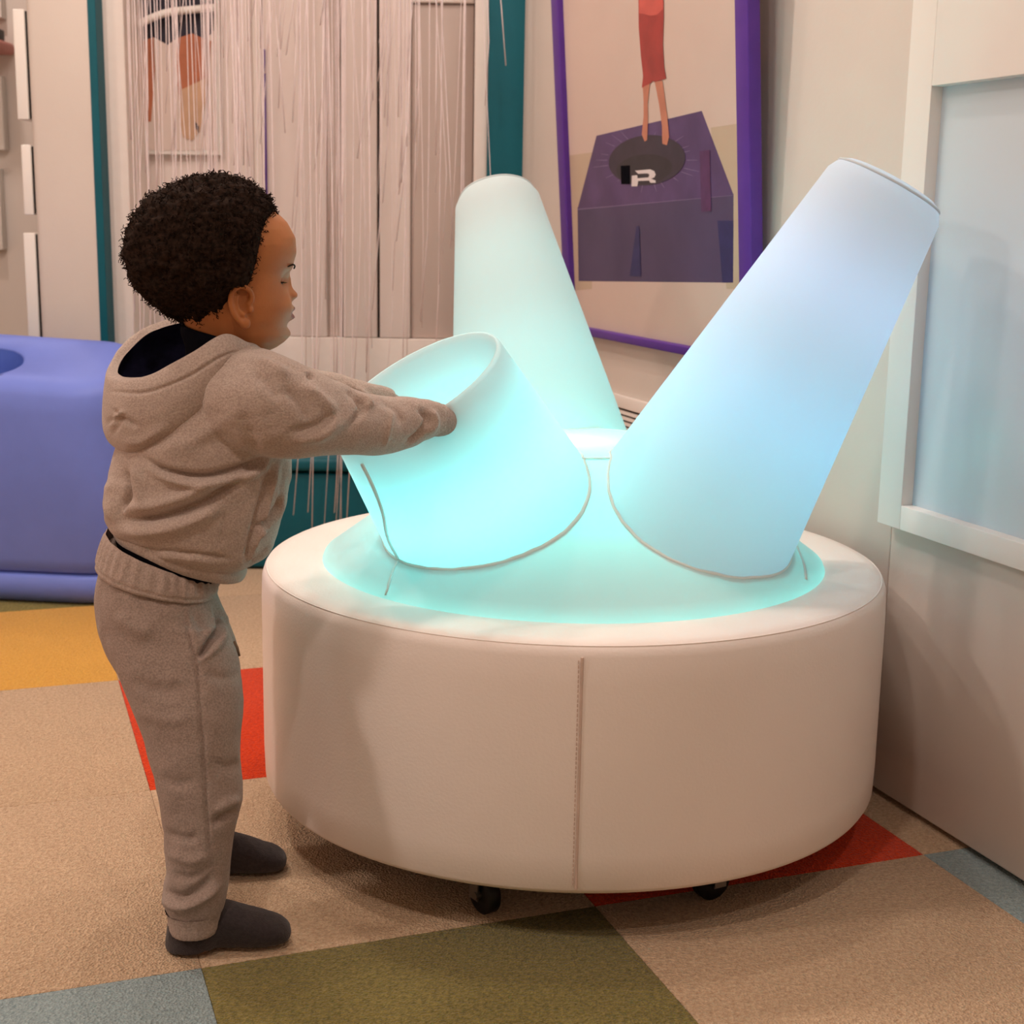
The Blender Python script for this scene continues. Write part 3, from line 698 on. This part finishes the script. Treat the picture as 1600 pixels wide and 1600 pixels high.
# ---------------- sweatpants
HIP = [((172, 842), (330, 904), YC, .088), ((156, 878), (337, 924), YC, .102), ((150, 930), (350, 960), YC, .112), ((158, 985), (366, 1008), YC, .114), ((178, 1030), (370, 1040), YC, .105), ((205, 1060), (350, 1060), YC, .07)]
NEAR = [((165, 950), (345, 970), 1.90, .060), ((164, 990), (366, 1008), 1.895, .062), ((183, 1040), (376, 1050), 1.886, .064), ((207, 1100), (378, 1100), 1.876, .063), ((227, 1160), (378, 1160), 1.867, .061),
        ((242, 1210), (379, 1210), 1.860, .059), ((250, 1258), (375, 1260), 1.854, .057), ((256, 1310), (364, 1310), 1.848, .054), ((260, 1360), (358, 1360), 1.842, .051), ((253, 1396), (356, 1392), 1.838, .050), ((259, 1424), (347, 1424), 1.835, .045)]
FAR = [((185, 950), (345, 970), 2.00, .056), ((205, 1000), (362, 1010), 2.005, .056), ((225, 1060), (370, 1060), 2.014, .056), ((250, 1130), (372, 1130), 2.026, .055), ((268, 1190), (372, 1190), 2.036, .053),
       ((280, 1230), (371, 1230), 2.044, .051), ((288, 1265), (370, 1262), 2.050, .048), ((292, 1300), (362, 1300), 2.055, .045), ((290, 1325), (356, 1322), 2.058, .042)]
m_ = MB(); m_.add(*loft(rings(HIP, m=26))); m_.add(*loft(rings(NEAR, m=50))); m_.add(*loft(rings(FAR, m=40)))
pants_me = remesh(m_.mesh('p', None), .0034, 10, mats=[M['sweat']])
crumple(pants_me, .0035, 16, 3, (1, 1, .8))
folds(pants_me, [
    ([(283, 940), (292, 975), (300, 1010), (308, 1040), (312, 1100), (318, 1180), (322, 1250), (328, 1330), (332, 1400)], 3.0, -.0028),     # outer leg seam
    ([(333, 945), (343, 962), (341, 985), (330, 1000), (318, 1018), (309, 1028)], 5, -.010),                                             # pocket mouth
    ([(345, 950), (352, 970), (346, 1000), (330, 1020), (312, 1034)], 5, .005),
    ([(300, 950), (312, 975), (322, 995)], 9, -.003),
    ([(372, 1268), (350, 1275), (330, 1290)], 7, -.006), ([(375, 1248), (352, 1258), (338, 1270)], 8, .004),
    ([(258, 1392), (285, 1402), (315, 1385), (338, 1362)], 7, -.006), ([(252, 1408), (285, 1418), (322, 1402), (345, 1378)], 6, .0055),
    ([(256, 1300), (290, 1312), (310, 1305)], 8, -.0035), ([(262, 1330), (295, 1345), (330, 1335)], 9, .0035), ([(266, 1365), (300, 1372), (340, 1350)], 7, -.003),
    ([(180, 960), (210, 980), (240, 990)], 14, .003), ([(200, 1060), (245, 1080), (290, 1075)], 14, -.003), ([(215, 1110), (260, 1125), (300, 1118)], 12, .0025),
    ([(320, 1050), (350, 1060), (374, 1052)], 9, -.0025), ([(330, 1190), (355, 1200), (376, 1190)], 10, -.003), ([(245, 1215), (275, 1225), (305, 1220)], 10, -.0025)], ease=.25)
pants = obj('sweatpants', pants_me, kid)
# gathered waistband
WB = [((168, 826), (335, 892), YC, .097), ((162, 836), (339, 898), YC, .102), ((155, 858), (342, 910), YC, .107), ((151, 873), (341, 920), YC, .109), ((152, 881), (340, 925), YC, .107)]
rr = rings(WB, 160, 18)
for k, r in enumerate(rr):
    c = r.mean(0); kk = k/(len(rr)-1); ph = np.linspace(0, 2*np.pi, 160, endpoint=False)
    g = 1 + .018*np.sin(ph*34+.6*np.sin(5*ph))*math.sin(math.pi*min(1, kk*1.35)) + .006*np.sin(ph*17); g = g - .02*math.exp(-((kk-.76)/.06)**2)
    rr[k] = c + (r-c)*g[:, None]
obj('waistband', fixnormals(mesh('waistband', *loft(rr, True, False, False), M['rib'])), pants)
# ankle cuffs
for nm, L in (('near', [((258, 1416), (349, 1414), 1.836, .047), ((262, 1428), (346, 1428), 1.835, .044), ((263, 1440), (345, 1438), 1.834, .043), ((265, 1448), (342, 1446), 1.834, .042), ((268, 1449), (339, 1446), 1.834, .040)]),
              ('far', [((288, 1318), (359, 1316), 2.058, .044), ((292, 1332), (356, 1330), 2.059, .041), ((294, 1342), (354, 1340), 2.06, .040), ((297, 1343), (351, 1341), 2.06, .038)])):
    rr = rings(L, 120, 12); ph = np.linspace(0, 2*np.pi, 120, endpoint=False)
    rr = [r.mean(0)+(r-r.mean(0))*(1+.008*np.sin(ph*30))[:, None] for r in rr]
    obj('ankle_cuff', fixnormals(mesh('ankle_cuff', *loft(rr, True, False, False), M['rib'])), pants)
# drawstring end
obj('drawstring', mesh('drawstring', *tube([at(366, 1002, 1.90), at(371, 1012, 1.90), at(374, 1025, 1.90)], .0018, 8), M['thread']), pants)

# ---------------- socks
def sock(L, ank):
    """L: rows along the foot: x from heel, (bottom z, top z), half width, using heel pixel + heading."""
    m_ = MB(); heel, dirv = L['heel'], L['dir']; side = np.array([-dirv[1], dirv[0], 0]); R_ = []
    P = cat(np.array(L['st'], float), 30); t = np.linspace(0, 2*np.pi, 28, endpoint=False)
    for x, zb_, zt2, hwid in P:
        ct, st = np.cos(t), np.sin(t); st2 = np.sign(st)*np.abs(st)**.8
        q = heel + dirv*x + UP*((zb_+zt2)/2); R_.append(q + (ct*hwid)[:, None]*side + (st2*(zt2-zb_)/2)[:, None]*UP)
    m_.add(*loft(R_)); m_.add(*loft(rings(ank, 28, 12)))
    me = remesh(m_.mesh('s', None), .0035, 5, mats=[M['sock']]); crumple(me, .0012, 45, 9); return me
h = atz(254, 1500, 0); h[2] = 0; tt_ = atz(448, 1488, 0)-h; fl = np.linalg.norm(tt_[:2]); dv = np.array([*tt_[:2], 0])/fl
ST = lambda f: [(-.001*f, .012, .022, .006), (.004*f, .004, .048, .020), (.02*f, .000, .066, .027), (.05*f, -.001, .076, .028), (.085*f, -.001, .064, .030), (.115*f, -.001, .052, .033), (.135*f, .0, .043, .033), (.152*f, .001, .036, .030), (.164*f, .004, .028, .022), (.170*f, .010, .018, .008)]
f = fl/.168
obj('sock', sock({'heel': h+np.array([0, .031, .001]), 'dir': dv, 'st': ST(f)}, [((258, 1478), (345, 1470), 1.836, .036), ((260, 1455), (346, 1450), 1.835, .036), ((266, 1435), (340, 1430), 1.835, .036)]), kid)
dv2 = np.array([math.cos(.10), math.sin(.10), 0]); h2 = atz(444, 1366, 0)-dv2*.168; h2[2] = 0
obj('sock', sock({'heel': h2+np.array([0, .016, .001]), 'dir': dv2, 'st': ST(1.0)}, [((292, 1368), (352, 1362), 2.06, .034), ((294, 1350), (356, 1345), 2.06, .034), ((298, 1325), (350, 1322), 2.059, .034)]), kid)

# ---------------- undershirt
SH = [((196, 866), (336, 916), YC, .087), ((192, 860), (337, 907), YC, .089), ((182, 830), (360, 872), YC, .096), ((200, 780), (408, 796), YC, .090), ((212, 720), (418, 728), YC, .088), ((225, 660), (412, 668), YC, .086),
      ((262, 612), (404, 612), YC, .078), ((285, 570), (395, 572), YC, .062), ((290, 545), (388, 548), YC, .055), ((283, 520), (387, 536), YC, .058), ((284, 506), (386, 531), YC, .057), ((290, 507), (380, 531), YC, .051)]
shirt = obj('undershirt', fixnormals(mesh('undershirt', *loft(rings(SH, 48, 60), True, False, False), M['shirt'])), kid)

# ---------------- hoodie
TOR = [((184, 832), (374, 892), YC, .086), ((171, 816), (394, 880), YC, .102), ((164, 803), (424, 856), YC, .110), ((166, 765), (445, 795), YC, .113), ((176, 720), (457, 735), YC, .114), ((190, 675), (455, 682), YC, .114),
       ((210, 640), (448, 632), YC, .112), ((250, 610), (432, 592), YC, .098), ((288, 575), (412, 562), YC, .075), ((302, 552), (398, 546), YC, .060)]
SLN = [(372, 618, 1.895, 78), (420, 634, 1.868, 82), (470, 647, 1.872, 71), (515, 655, 1.890, 59), (555, 662, 1.915, 52), (595, 664, 1.945, 47), (635, 660, 1.975, 39), (668, 655, 1.998, 30), (688, 655, 2.010, 24)]
SLF = [(395, 625, 2.02, 62), (440, 612, 2.04, 50), (490, 610, 2.062, 34), (540, 617, 2.085, 29), (585, 624, 2.105, 25), (610, 630, 2.118, 21)]
m_ = MB(); m_.add(*loft(rings(TOR, 48, 50)))
for L_ in (SLN, SLF):
    C, R = limb(L_, k=6); m_.add(*tube(C, R, 28))
hood_me = remesh(m_.mesh('h', None), .0034, 9, mats=[M['hoodie']])
crumple(hood_me, .004, 13, 1, (1, 1, 1.3))
folds(hood_me, [
    ([(222, 716), (262, 738), (320, 744), (380, 730), (414, 718)], 6, -.009), ([(230, 728), (280, 752), (335, 755), (390, 742), (425, 722)], 8, .007),
    ([(196, 735), (200, 770), (190, 800)], 6, -.009), ([(178, 745), (172, 785), (180, 820)], 10, .006), ([(212, 728), (215, 760), (225, 790)], 9, .005),
    ([(190, 812), (240, 808), (300, 792), (350, 765), (385, 742)], 7, -.009), ([(185, 796), (240, 790), (300, 772), (340, 752)], 10, .006), ([(178, 828), (240, 830), (300, 815), (355, 785)], 11, .007),
    ([(176, 838), (220, 856), (280, 862), (330, 868), (368, 874)], 2.2, -.003), ([(176, 848), (230, 866), (300, 874), (360, 884)], 5, .0025),
    ([(425, 722), (412, 770), (398, 820), (388, 862), (386, 885)], 5, -.005), ([(435, 724), (422, 770), (408, 820), (396, 862)], 5, .005),
    ([(442, 768), (432, 795), (412, 815), (398, 828)], 4, -.007), ([(447, 775), (438, 803), (415, 825), (400, 840)], 4, .004),
    ([(446, 722), (444, 745), (438, 770)], 4, -.004), ([(390, 885), (408, 870), (424, 852)], 4, -.005), ([(352, 800), (346, 835), (338, 860)], 2, -.002),
    ([(482, 580), (488, 592)], 5, -.006),
    ([(540, 610), (556, 618), (566, 640), (545, 668)], 6, -.007), ([(552, 608), (572, 622), (578, 640)], 7, .005),
    ([(468, 600), (500, 622), (520, 650), (495, 690)], 10, .005), ([(440, 600), (470, 630), (482, 660)], 10, -.005), ([(455, 690), (500, 680), (545, 655)], 9, .004), ([(450, 676), (495, 665), (530, 640)], 7, -.004),
    ([(612, 640), (608, 670), (600, 700)], 4, .0025), ([(655, 640), (668, 655), (655, 678), (632, 696)], 4.5, -.006), ([(672, 640), (680, 660), (668, 680)], 6, .004), ([(592, 625), (620, 640), (628, 665)], 7, -.003),
    ([(398, 560), (430, 575), (452, 590)], 9, .005), ([(392, 580), (420, 600), (440, 625)], 10, -.004), ([(378, 640), (392, 680), (400, 712)], 12, -.003),
    ([(405, 548), (440, 566), (470, 580)], 4, -.0015), ([(250, 700), (300, 690), (350, 660)], 14, .003)])
hoodie = obj('hoodie', hood_me, kid)
# hood hanging open behind the neck
R0 = [(390, 536, 1.90), (350, 523, 1.868), (300, 552, 1.850), (240, 585, 1.852), (190, 596, 1.872), (167, 582, 1.920), (186, 546, 1.985), (238, 507, 2.03), (310, 492, 2.05), (380, 512, 2.02), (412, 537, 1.96)]
Rw = [(394, 545, 1.893), (356, 548, 1.852), (306, 578, 1.838), (242, 612, 1.838), (186, 624, 1.862), (163, 605, 1.920), (180, 565, 1.995), (236, 525, 2.04), (310, 505, 2.06), (384, 522, 2.03), (416, 545, 1.96)]
R1 = [(394, 552, 1.893), (358, 572, 1.852), (314, 608, 1.836), (248, 650, 1.834), (186, 660, 1.860), (161, 640, 1.925), (175, 610, 2.00), (238, 565, 2.05), (310, 540, 2.06), (385, 540, 2.03), (418, 550, 1.96)]
R2 = [(394, 556, 1.897), (362, 588, 1.860), (324, 634, 1.846), (256, 686, 1.846), (196, 704, 1.872), (164, 680, 1.93), (178, 660, 1.99), (240, 620, 2.03), (310, 580, 2.04), (385, 552, 2.02), (418, 555, 1.97)]
R3 = [(392, 560, 1.905), (360, 592, 1.885), (325, 640, 1.880), (256, 700, 1.890), (212, 714, 1.905), (185, 700, 1.94), (200, 680, 1.98), (250, 640, 2.0), (310, 590, 2.01), (380, 562, 2.0), (410, 558, 1.97)]
I0 = [(380, 536, 1.912), (346, 528, 1.885), (302, 555, 1.868), (244, 584, 1.870), (202, 590, 1.888), (184, 580, 1.925), (200, 550, 1.978), (246, 515, 2.015), (312, 502, 2.035), (372, 517, 2.008), (398, 537, 1.96)]
I1 = [(378, 548, 1.915), (345, 560, 1.89), (303, 588, 1.872), (244, 614, 1.874), (200, 616, 1.892), (182, 602, 1.928), (200, 580, 1.975), (246, 555, 2.01), (312, 535, 2.03), (372, 530, 2.0), (395, 545, 1.96)]
I2 = [(374, 562, 1.92), (345, 575, 1.91), (310, 590, 1.905), (270, 618, 1.91), (240, 628, 1.92), (228, 622, 1.935), (236, 608, 1.96), (270, 595, 1.985), (312, 575, 2.0), (368, 556, 1.985), (388, 556, 1.96)]
def loops(Ls, n=180, mid=14):
    W = [cat(np.array([at(*q) for q in L_]), n, True) for L_ in Ls]; W = np.array(W); K = cat(W.reshape(len(W), -1), mid*(len(Ls)-1)+1)
    return list(K.reshape(len(K), n, 3))
V, Fc = loft(loops([I0, R0, Rw, R1, R2, R3]), True, False, False)
hd = fixnormals(mesh('hood', V, Fc, M['hoodie'])); crumple(hd, .002, 14, 5)
me_ = obj('hood', hd, hoodie)
mod = me_.modifiers.new('s', 'SUBSURF'); mod.levels = 1; mod.render_levels = 1
folds(hd, [([(175, 612), (230, 612), (290, 590), (340, 560), (372, 548)], 2.6, -.003), ([(178, 640), (188, 655), (176, 680)], 3, -.003), ([(170, 660), (190, 655), (215, 668)], 5, -.004), ([(190, 690), (220, 690), (262, 665)], 9, .003), ([(172, 670), (182, 650), (196, 642)], 3, .003)])
V, Fc = loft(loops([I0, I1, I2]), True, False, True)
obj('hood_lining', fixnormals(mesh('hood_lining', V, Fc, M['navy'])), hoodie)
# hem rib
HM = [((178, 808), (382, 866), YC, .096), ((177, 820), (386, 884), YC, .100), ((179, 829), (385, 896), YC, .098), ((186, 838), (377, 902), YC, .090), ((200, 834), (355, 886), YC, .078)]
obj('hem_rib', fixnormals(mesh('hem_rib', *loft(rings(HM, 80, 12), True, False, False), M['hoodie'])), hoodie)
# sleeve cuffs
def cuff(P, Rr):
    obj('sleeve_cuff', fixnormals(mesh('sleeve_cuff', *tube(P, Rr, 28, False), M['rib'])), hoodie)

# ---------------- body (head, neck, arms, hands, legs): one continuous skin mesh
YAW, PIT = math.radians(15), math.radians(3)
hf0 = np.array([math.cos(YAW), math.sin(YAW), 0]); hl_ = np.array([-math.sin(YAW), math.cos(YAW), 0])
hf = hf0*math.cos(PIT) - UP*math.sin(PIT); hu = UP*math.cos(PIT) + hf0*math.sin(PIT)
HO = at(363, 541, YC)                         # chin level on the head's axis
def hp(x, y, z): return HO + (hf*x + hl_*y + hu*z)*.01
ZF = np.array([[-1.5, 1.5], [-.6, 4.2], [.2, 5.9], [1, 6.9], [2, 7.4], [3.2, 7.3], [4.4, 7.55], [5.5, 7.6], [6.6, 7.35], [8, 7.1], [9.2, 7.1], [10.2, 7.2], [11.4, 7.7], [13, 8.1], [15, 7.9], [17, 6.7], [18.8, 4.6], [20, 2.2], [20.6, .6]])
ZB = np.array([[-1.5, -4.6], [0, -5.2], [2, -6.0], [4, -7.2], [6, -8.6], [9, -10.2], [12, -10.6], [15, -9.6], [17, -8.0], [18.8, -5.4], [20, -3.0], [20.6, -.8]])
ZW = np.array([[-1.5, 3.2], [-.6, 4.0], [.2, 4.6], [1, 5.2], [2, 5.8], [4, 6.7], [6, 7.1], [8, 7.1], [10, 7.2], [12, 7.6], [14, 7.7], [16, 7.1], [17.5, 6.0], [18.8, 4.4], [20, 2.4], [20.6, .7]])
def interp(T, z):
    z = np.atleast_1d(z); k = np.clip(np.searchsorted(T[:, 0], z)-1, 0, len(T)-2)
    return np.interp(z, T[:, 0], T[:, 1])
BUMPS = [  # y, z, amp, sy, sz
    (0, 7.4, 1.25, 1.1, .85), (.95, 7.2, .55, .5, .5), (-.95, 7.2, .55, .5, .5), (0, 9.0, .55, .55, 1.1),
    (0, 5.55, .72, 1.7, .45), (0, 4.35, .78, 1.5, .5), (0, 4.98, -.14, 1.8, .14), (0, 3.4, -.35, 1.5, .45), (0, 2.0, .45, 1.3, .8),
    (3.0, 9.3, -.8, 1.25, .75), (-3.0, 9.3, -.8, 1.25, .75), (3.6, 6.2, .6, 1.9, 1.6), (-3.6, 6.2, .6, 1.9, 1.6), (2.9, 11.0, .22, 1.5, .5), (-2.9, 11.0, .22, 1.5, .5)]
NH = 96; th_ = np.linspace(0, 2*np.pi, NH, endpoint=False); hr = []
for z in np.concatenate([np.linspace(-1.5, 3, 24)[:-1], np.linspace(3, 12, 80)[:-1], np.linspace(12, 20.6, 40)]):
    f_, b_, w2 = interp(ZF, z)[0], interp(ZB, z)[0], interp(ZW, z)[0]
    ct, st = np.cos(th_), np.sin(th_)
    x = np.where(ct > 0, f_*np.abs(ct)**.86, b_*np.abs(ct)**.95); y = w2*np.sign(st)*np.abs(st)**.92
    for by, bz, am, sy, sz in BUMPS: x = x + np.where(ct > 0, am*np.exp(-((y-by)/sy)**2-((z-bz)/sz)**2), 0)
    hr.append(np.array([hp(a_, c_, z) for a_, c_ in zip(x, y)]))
body = MB(); body.add(*loft(hr))
# ears
def ear(sg):
    c = np.array([.85, sg*6.8, 5.95]); e = MB()
    E = lambda x, y, z: hp(c[0]+x, c[1]+sg*y, c[2]+z)
    hel = [E(.5, .25, .1), E(.95, .5, 1.0), E(.6, .85, 2.0), E(-.5, 1.1, 2.5), E(-1.6, 1.25, 1.8), E(-1.85, 1.25, .5), E(-1.45, 1.0, -.9), E(-.6, .7, -2.0), E(.25, .45, -2.5), E(.65, .25, -1.9)]
    body.add(*tube(cat(hel, 40), .0036, 10))
    body.add(*tube(cat([E(-.9, .7, 1.5), E(-1.1, .8, .4), E(-.7, .65, -.7), E(.1, .5, -1.3)], 16), .0034, 8))
    R3_ = np.stack([hf*.9+hl_*sg*-.3, hl_*sg, hu], 1)
    body.add(*ellipsoid(E(-.55, -.05, .1), (.0150, .0038, .0215), 20, 12, np.stack([hf, hl_, hu], 1)))
    body.add(*ellipsoid(E(.2, .45, -2.3), (.0075, .0045, .0075), 14, 10, np.stack([hf, hl_, hu], 1)))
    body.add(*ellipsoid(E(.85, .35, -.5), (.0035, .0035, .005), 12, 8, np.stack([hf, hl_, hu], 1)))
ear(-1); ear(1)
# neck, trunk, legs
body.add(*loft(rings([((295, 470), (385, 480), YC, .045), ((292, 510), (382, 520), YC, .046), ((294, 545), (382, 545), YC, .048), ((292, 580), (390, 575), YC, .052), ((265, 640), (400, 640), YC, .074), ((240, 720), (405, 730), YC, .078), ((212, 800), (372, 825), YC, .080), ((215, 880), (318, 905), YC, .080), ((200, 960), (322, 970), YC, .088), ((205, 1020), (325, 1020), YC, .085)], 36, 60)))
for L_ in ([(270, 990, 1.90, 62), (293, 1100, 1.876, 56), (312, 1210, 1.860, 48), (312, 1310, 1.848, 40), (308, 1400, 1.838, 32), (306, 1455, 1.836, 28), (310, 1485, 1.836, 22)],
           [(285, 990, 2.0, 55), (315, 1100, 2.022, 46), (326, 1190, 2.036, 40), (328, 1265, 2.05, 32), (326, 1320, 2.058, 27), (326, 1360, 2.06, 22)]):
    C, R = limb(L_); body.add(*tube(C, R, 18))
# arms + hands: wrist ends just inside the cup
def cup_in(x, y, h): return cupc + cupu*x + cupw*y + cupa*h     # point in the cup's own frame (h above the rim plane)
def hand(arm, wrist, fwd, palmn, sg):
    """Palm and five fingers; fwd: finger direction, palmn: palm normal, sg: which side the thumb leaves."""
    fwd = np.array(fwd)/np.linalg.norm(fwd); palmn = np.array(palmn) - fwd*np.dot(palmn, fwd); palmn /= np.linalg.norm(palmn); s_ = np.cross(fwd, palmn)*sg
    C, R = limb(arm); C = np.vstack([C, [wrist]]); R = np.append(R, .0165)
    P = cat(C[::4].tolist()+[wrist], 40); Rr = np.interp(np.linspace(0, 1, 40), np.linspace(0, 1, len(R)), R); body.add(*tube(P, Rr, 16))
    rot = np.stack([s_, palmn, fwd], 1); pc_ = wrist+fwd*.026
    body.add(*ellipsoid(pc_, (.023, .011, .030), 20, 14, rot)); body.add(*tube([wrist-fwd*.01, wrist+fwd*.012], .0150, 16))
    for k, (off, ln, r) in enumerate([(.0165, .030, .0056), (.0056, .034, .0058), (-.0055, .032, .0056), (-.0160, .025, .0050)]):
        p = wrist + fwd*(.046-.004*abs(k-1)) + s_*off*.95; d = fwd + s_*off*4; d /= np.linalg.norm(d); pts = [p-d*.012, p]
        for j, q in enumerate((.45, .32, .23)):
            ang = (.28+.06*k)*(j+1); dd = d*math.cos(ang)+palmn*math.sin(ang); p = p+dd*ln*q; pts.append(p)
        body.add(*tube(cat(pts, 14), np.linspace(r*1.12, r*.82, 14), 12)); body.add(*ellipsoid(pts[-1], (r*.84,)*3, 10, 8))
    p = wrist + fwd*.012 + s_*.014; d = fwd*.55+s_*.75+palmn*.3; d /= np.linalg.norm(d)
    pts = [p-d*.004, p+d*.014, p+d*.024+fwd*.006, p+d*.030+fwd*.016+palmn*.004]
    body.add(*tube(cat(pts, 12), np.linspace(.0078, .0055, 12), 12)); body.add(*ellipsoid(pts[-1], (.0056,)*3, 10, 8))
wn = at(702, 668, 2.045); wf = at(618, 640, 2.135)
hand([(370, 625, 1.915, 36), (440, 645, 1.885, 34), (540, 662, 1.917, 28), (620, 662, 1.965, 22), (670, 656, 2.0, 17)], wn, (.42, .55, -.72), (-.5, .3, -.6), 1)
hand([(380, 625, 2.01, 34), (450, 614, 2.043, 25), (540, 618, 2.085, 18), (590, 626, 2.11, 16)], wf, (.70, .15, -.70), (-.3, -.6, -.6), -1)
body_me = remesh(body.mesh('b', None), .0017, 3, .5, mats=[M['skin'], M['lips']])
# lips take their own tint
cen = np.empty(len(body_me.polygons)*3); body_me.polygons.foreach_get('center', cen); cen = (cen.reshape(-1, 3)-HO)/.01
lx, ly, lz = cen@hf, cen@hl_, cen@hu
half = .42+.5*np.clip(1-(ly/2.0)**2, 0, 1)
body_me.polygons.foreach_set('material_index', ((lx > 5.5) & (np.abs(ly) < 2.0) & (np.abs(lz-4.95) < half)).astype(int))
bodyo = obj('body', body_me, kid)
# sleeve cuffs follow the wrists
cuff([at(676, 655, 2.003), at(690, 657, 2.018), at(698, 662, 2.032), at(702, 667, 2.042)], [.0245, .0235, .0215, .0195])
cuff([at(600, 629, 2.115), at(612, 636, 2.126), at(617, 640, 2.133)], [.020, .0195, .018])
# eyes, lashes, brows
for sg in (-1, 1):
    c = hp(5.05, sg*3.0, 9.3); rot = np.stack([hf, hl_, hu], 1)
    e = obj('eye', mesh('eye', *ellipsoid((0,0,0), (.0105, .0105, .0105), 24, 16, rot), M['eyewhite']), kid, c)
    gz = hf*.9 - hu*.42 ; gz /= np.linalg.norm(gz)
    obj('iris', mesh('iris', *ellipsoid((0,0,0), (.0052, .0052, .0052), 16, 10), M['iris']), e, c + gz*.0066)
    ef = hf*.94 + hl_*sg*.34; es = np.cross(hu, ef)
    ld = lambda az, el, r=.0114: c + r*(math.cos(el)*(math.cos(az)*ef + math.sin(az)*es) + math.sin(el)*hu)
    rr_ = [np.array([ld(az, el) for az in np.linspace(-1.9, 1.9, 26)]) for el in np.linspace(1.35, -.16, 14)]
    rr_.append(np.array([ld(az, -.17, .0106) for az in np.linspace(-1.9, 1.9, 26)]))
    obj('eyelid', mesh('eyelid', *loft(rr_, False, False, False), M['skin']), kid)
    m_ = MB()
    for az in np.linspace(-1.0, 1.0, 18):
        P = ld(az, -.15); d = P - c; d /= np.linalg.norm(d); d = d - hu*.15
        m_.add(*tube([P, P+d*.0035, P+d*.0062+hu*.0012], [.0005, .00035, .0001], 4))
    obj('eyelashes', m_.mesh('eyelashes', M['hair'], True), kid)
    br = [hp(7.75, sg*1.3, 10.9), hp(7.75, sg*2.3, 11.3), hp(7.35, sg*3.4, 11.5), hp(6.55, sg*4.6, 11.2)]
    obj('eyebrow', mesh('eyebrow', *tube(cat(br, 14), [.0006]+[.0011]*11+[.0009, .0004], 8), M['hair']), kid)
# hair: a tight curly cap over the skull
hv, hfc = [], []
n1, n2 = 110, 150
hcz = 12.2
from mathutils import noise as nz
def hair_r(d):
    """Radius (cm) of the hair mass from the skull's centre in head-frame direction d."""
    x, y, z = d
    R = 1/math.sqrt((x/ (7.9 if x > 0 else 13.3))**2 + (y/10.2)**2 + (z/(10.3 if z > 0 else 10.0))**2)
    return R
P = []
for k in range(n2):
    ph = math.pi*(k+.5)/n2
    for i in range(n1):
        a_ = 2*math.pi*i/n1; d = (math.sin(ph)*math.cos(a_), math.sin(ph)*math.sin(a_), math.cos(ph)); R = hair_r(d)
        q = Vector((d[0]*R, d[1]*R, d[2]*R))
        R += .55*nz.noise(q*.55) + .45*nz.noise(q*1.5) + .28*nz.noise(q*3.6)
        x, y, z = d[0]*R-1.2, d[1]*R, d[2]*R+hcz
        # hairline: pull the shell under the skin over the face and below the ears
        f_, b_, w2 = interp(ZF, z)[0] if z > -1.5 else 0, interp(ZB, z)[0] if z > -1.5 else -4, interp(ZW, z)[0] if z > -1.5 else 3
        hl2 = np.interp(z, [3, 5, 7, 8.2, 8.7, 10, 12, 15, 17, 18.2, 19.2, 20], [-3.2, -2.3, -1.6, -.6, 1.2, 1.8, 2.3, 2.9, 3.7, 5, 8, 12])
        low = np.interp(x, [-12, -7, -4, -3, -2], [2.8, 2.0, 1.6, 1.8, 3.2])
        over = max(x-hl2, (low-z)*.9)
        s = 1/(1+math.exp(-over/.38))
        # skin surface at that height, a little inside
        rad = math.hypot(x, y); cx0 = x/ (f_ if x > 0 else -b_) if rad else 0; sk = math.hypot(cx0, y/max(w2, .1)); inn = .93/max(sk, .05)
        xi, yi = x*min(1, inn), y*min(1, inn)
        x, y = x*(1-s)+xi*s, y*(1-s)+yi*s
        if z < 2: z = z*(1-s)+max(z, 1.6)*s
        P.append(hp(x, y, z))
V = P + [hp(-1.2, 0, hcz+hair_r((0,0,1))), hp(-3, 0, 3.0)]
for k in range(n2-1):
    for i in range(n1):
        j = (i+1) % n1; hfc.append((k*n1+i, (k+1)*n1+i, (k+1)*n1+j, k*n1+j))
for i in range(n1):
    j = (i+1) % n1; hfc.append((len(P), i, j)); hfc.append((len(P)+1, (n2-1)*n1+j, (n2-1)*n1+i))
hm = mesh('hair', V, hfc, M['hair']); hair = obj('hair', hm, kid)
# loose curls standing off the cap
VV = np.array(P); NNm = getn(hm)[:len(P)]; mb2 = MB()
loc = (VV-HO)/.01; X_, Y_, Z_ = loc@hf, loc@hl_, loc@hu
ok = [i for i in range(len(P)) if (X_[i] < np.interp(Z_[i], [3, 5, 7, 8.2, 8.7, 10, 12, 15, 17, 18.2, 19.2, 20], [-3.2, -2.3, -1.6, -.6, 1.2, 1.8, 2.3, 2.9, 3.7, 5, 8, 12])+.25) and Z_[i] > np.interp(X_[i], [-12, -7, -4, -3, -2], [3.0, 2.2, 1.8, 2.0, 3.4])]
rh = random.Random(5)
for q in range(5200):
    i = rh.choice(ok); k = i//n1
    if rh.random() > math.sin(math.pi*(k+.5)/n2): continue
    N_ = NNm[i]; p = VV[i] - N_*.003; t1 = np.cross(N_, [rh.gauss(0, 1), rh.gauss(0, 1), rh.gauss(0, 1)]); t1 /= np.linalg.norm(t1)+1e-9; t2 = np.cross(N_, t1)
    ln = rh.uniform(.004, .010); cr_ = rh.uniform(.0012, .0026); a0 = rh.uniform(0, 6)
    pts = [p + N_*ln*t + cr_*(t1*math.cos(a0+t*7)+t2*math.sin(a0+t*7)) for t in np.linspace(0, 1, 6)]
    mb2.add(*tube(pts, rh.uniform(.0004, .0007), 3, False))
cl = obj('loose_curls', mb2.mesh('loose_curls', M['hair'], True), hair); cl['kind'] = 'stuff'
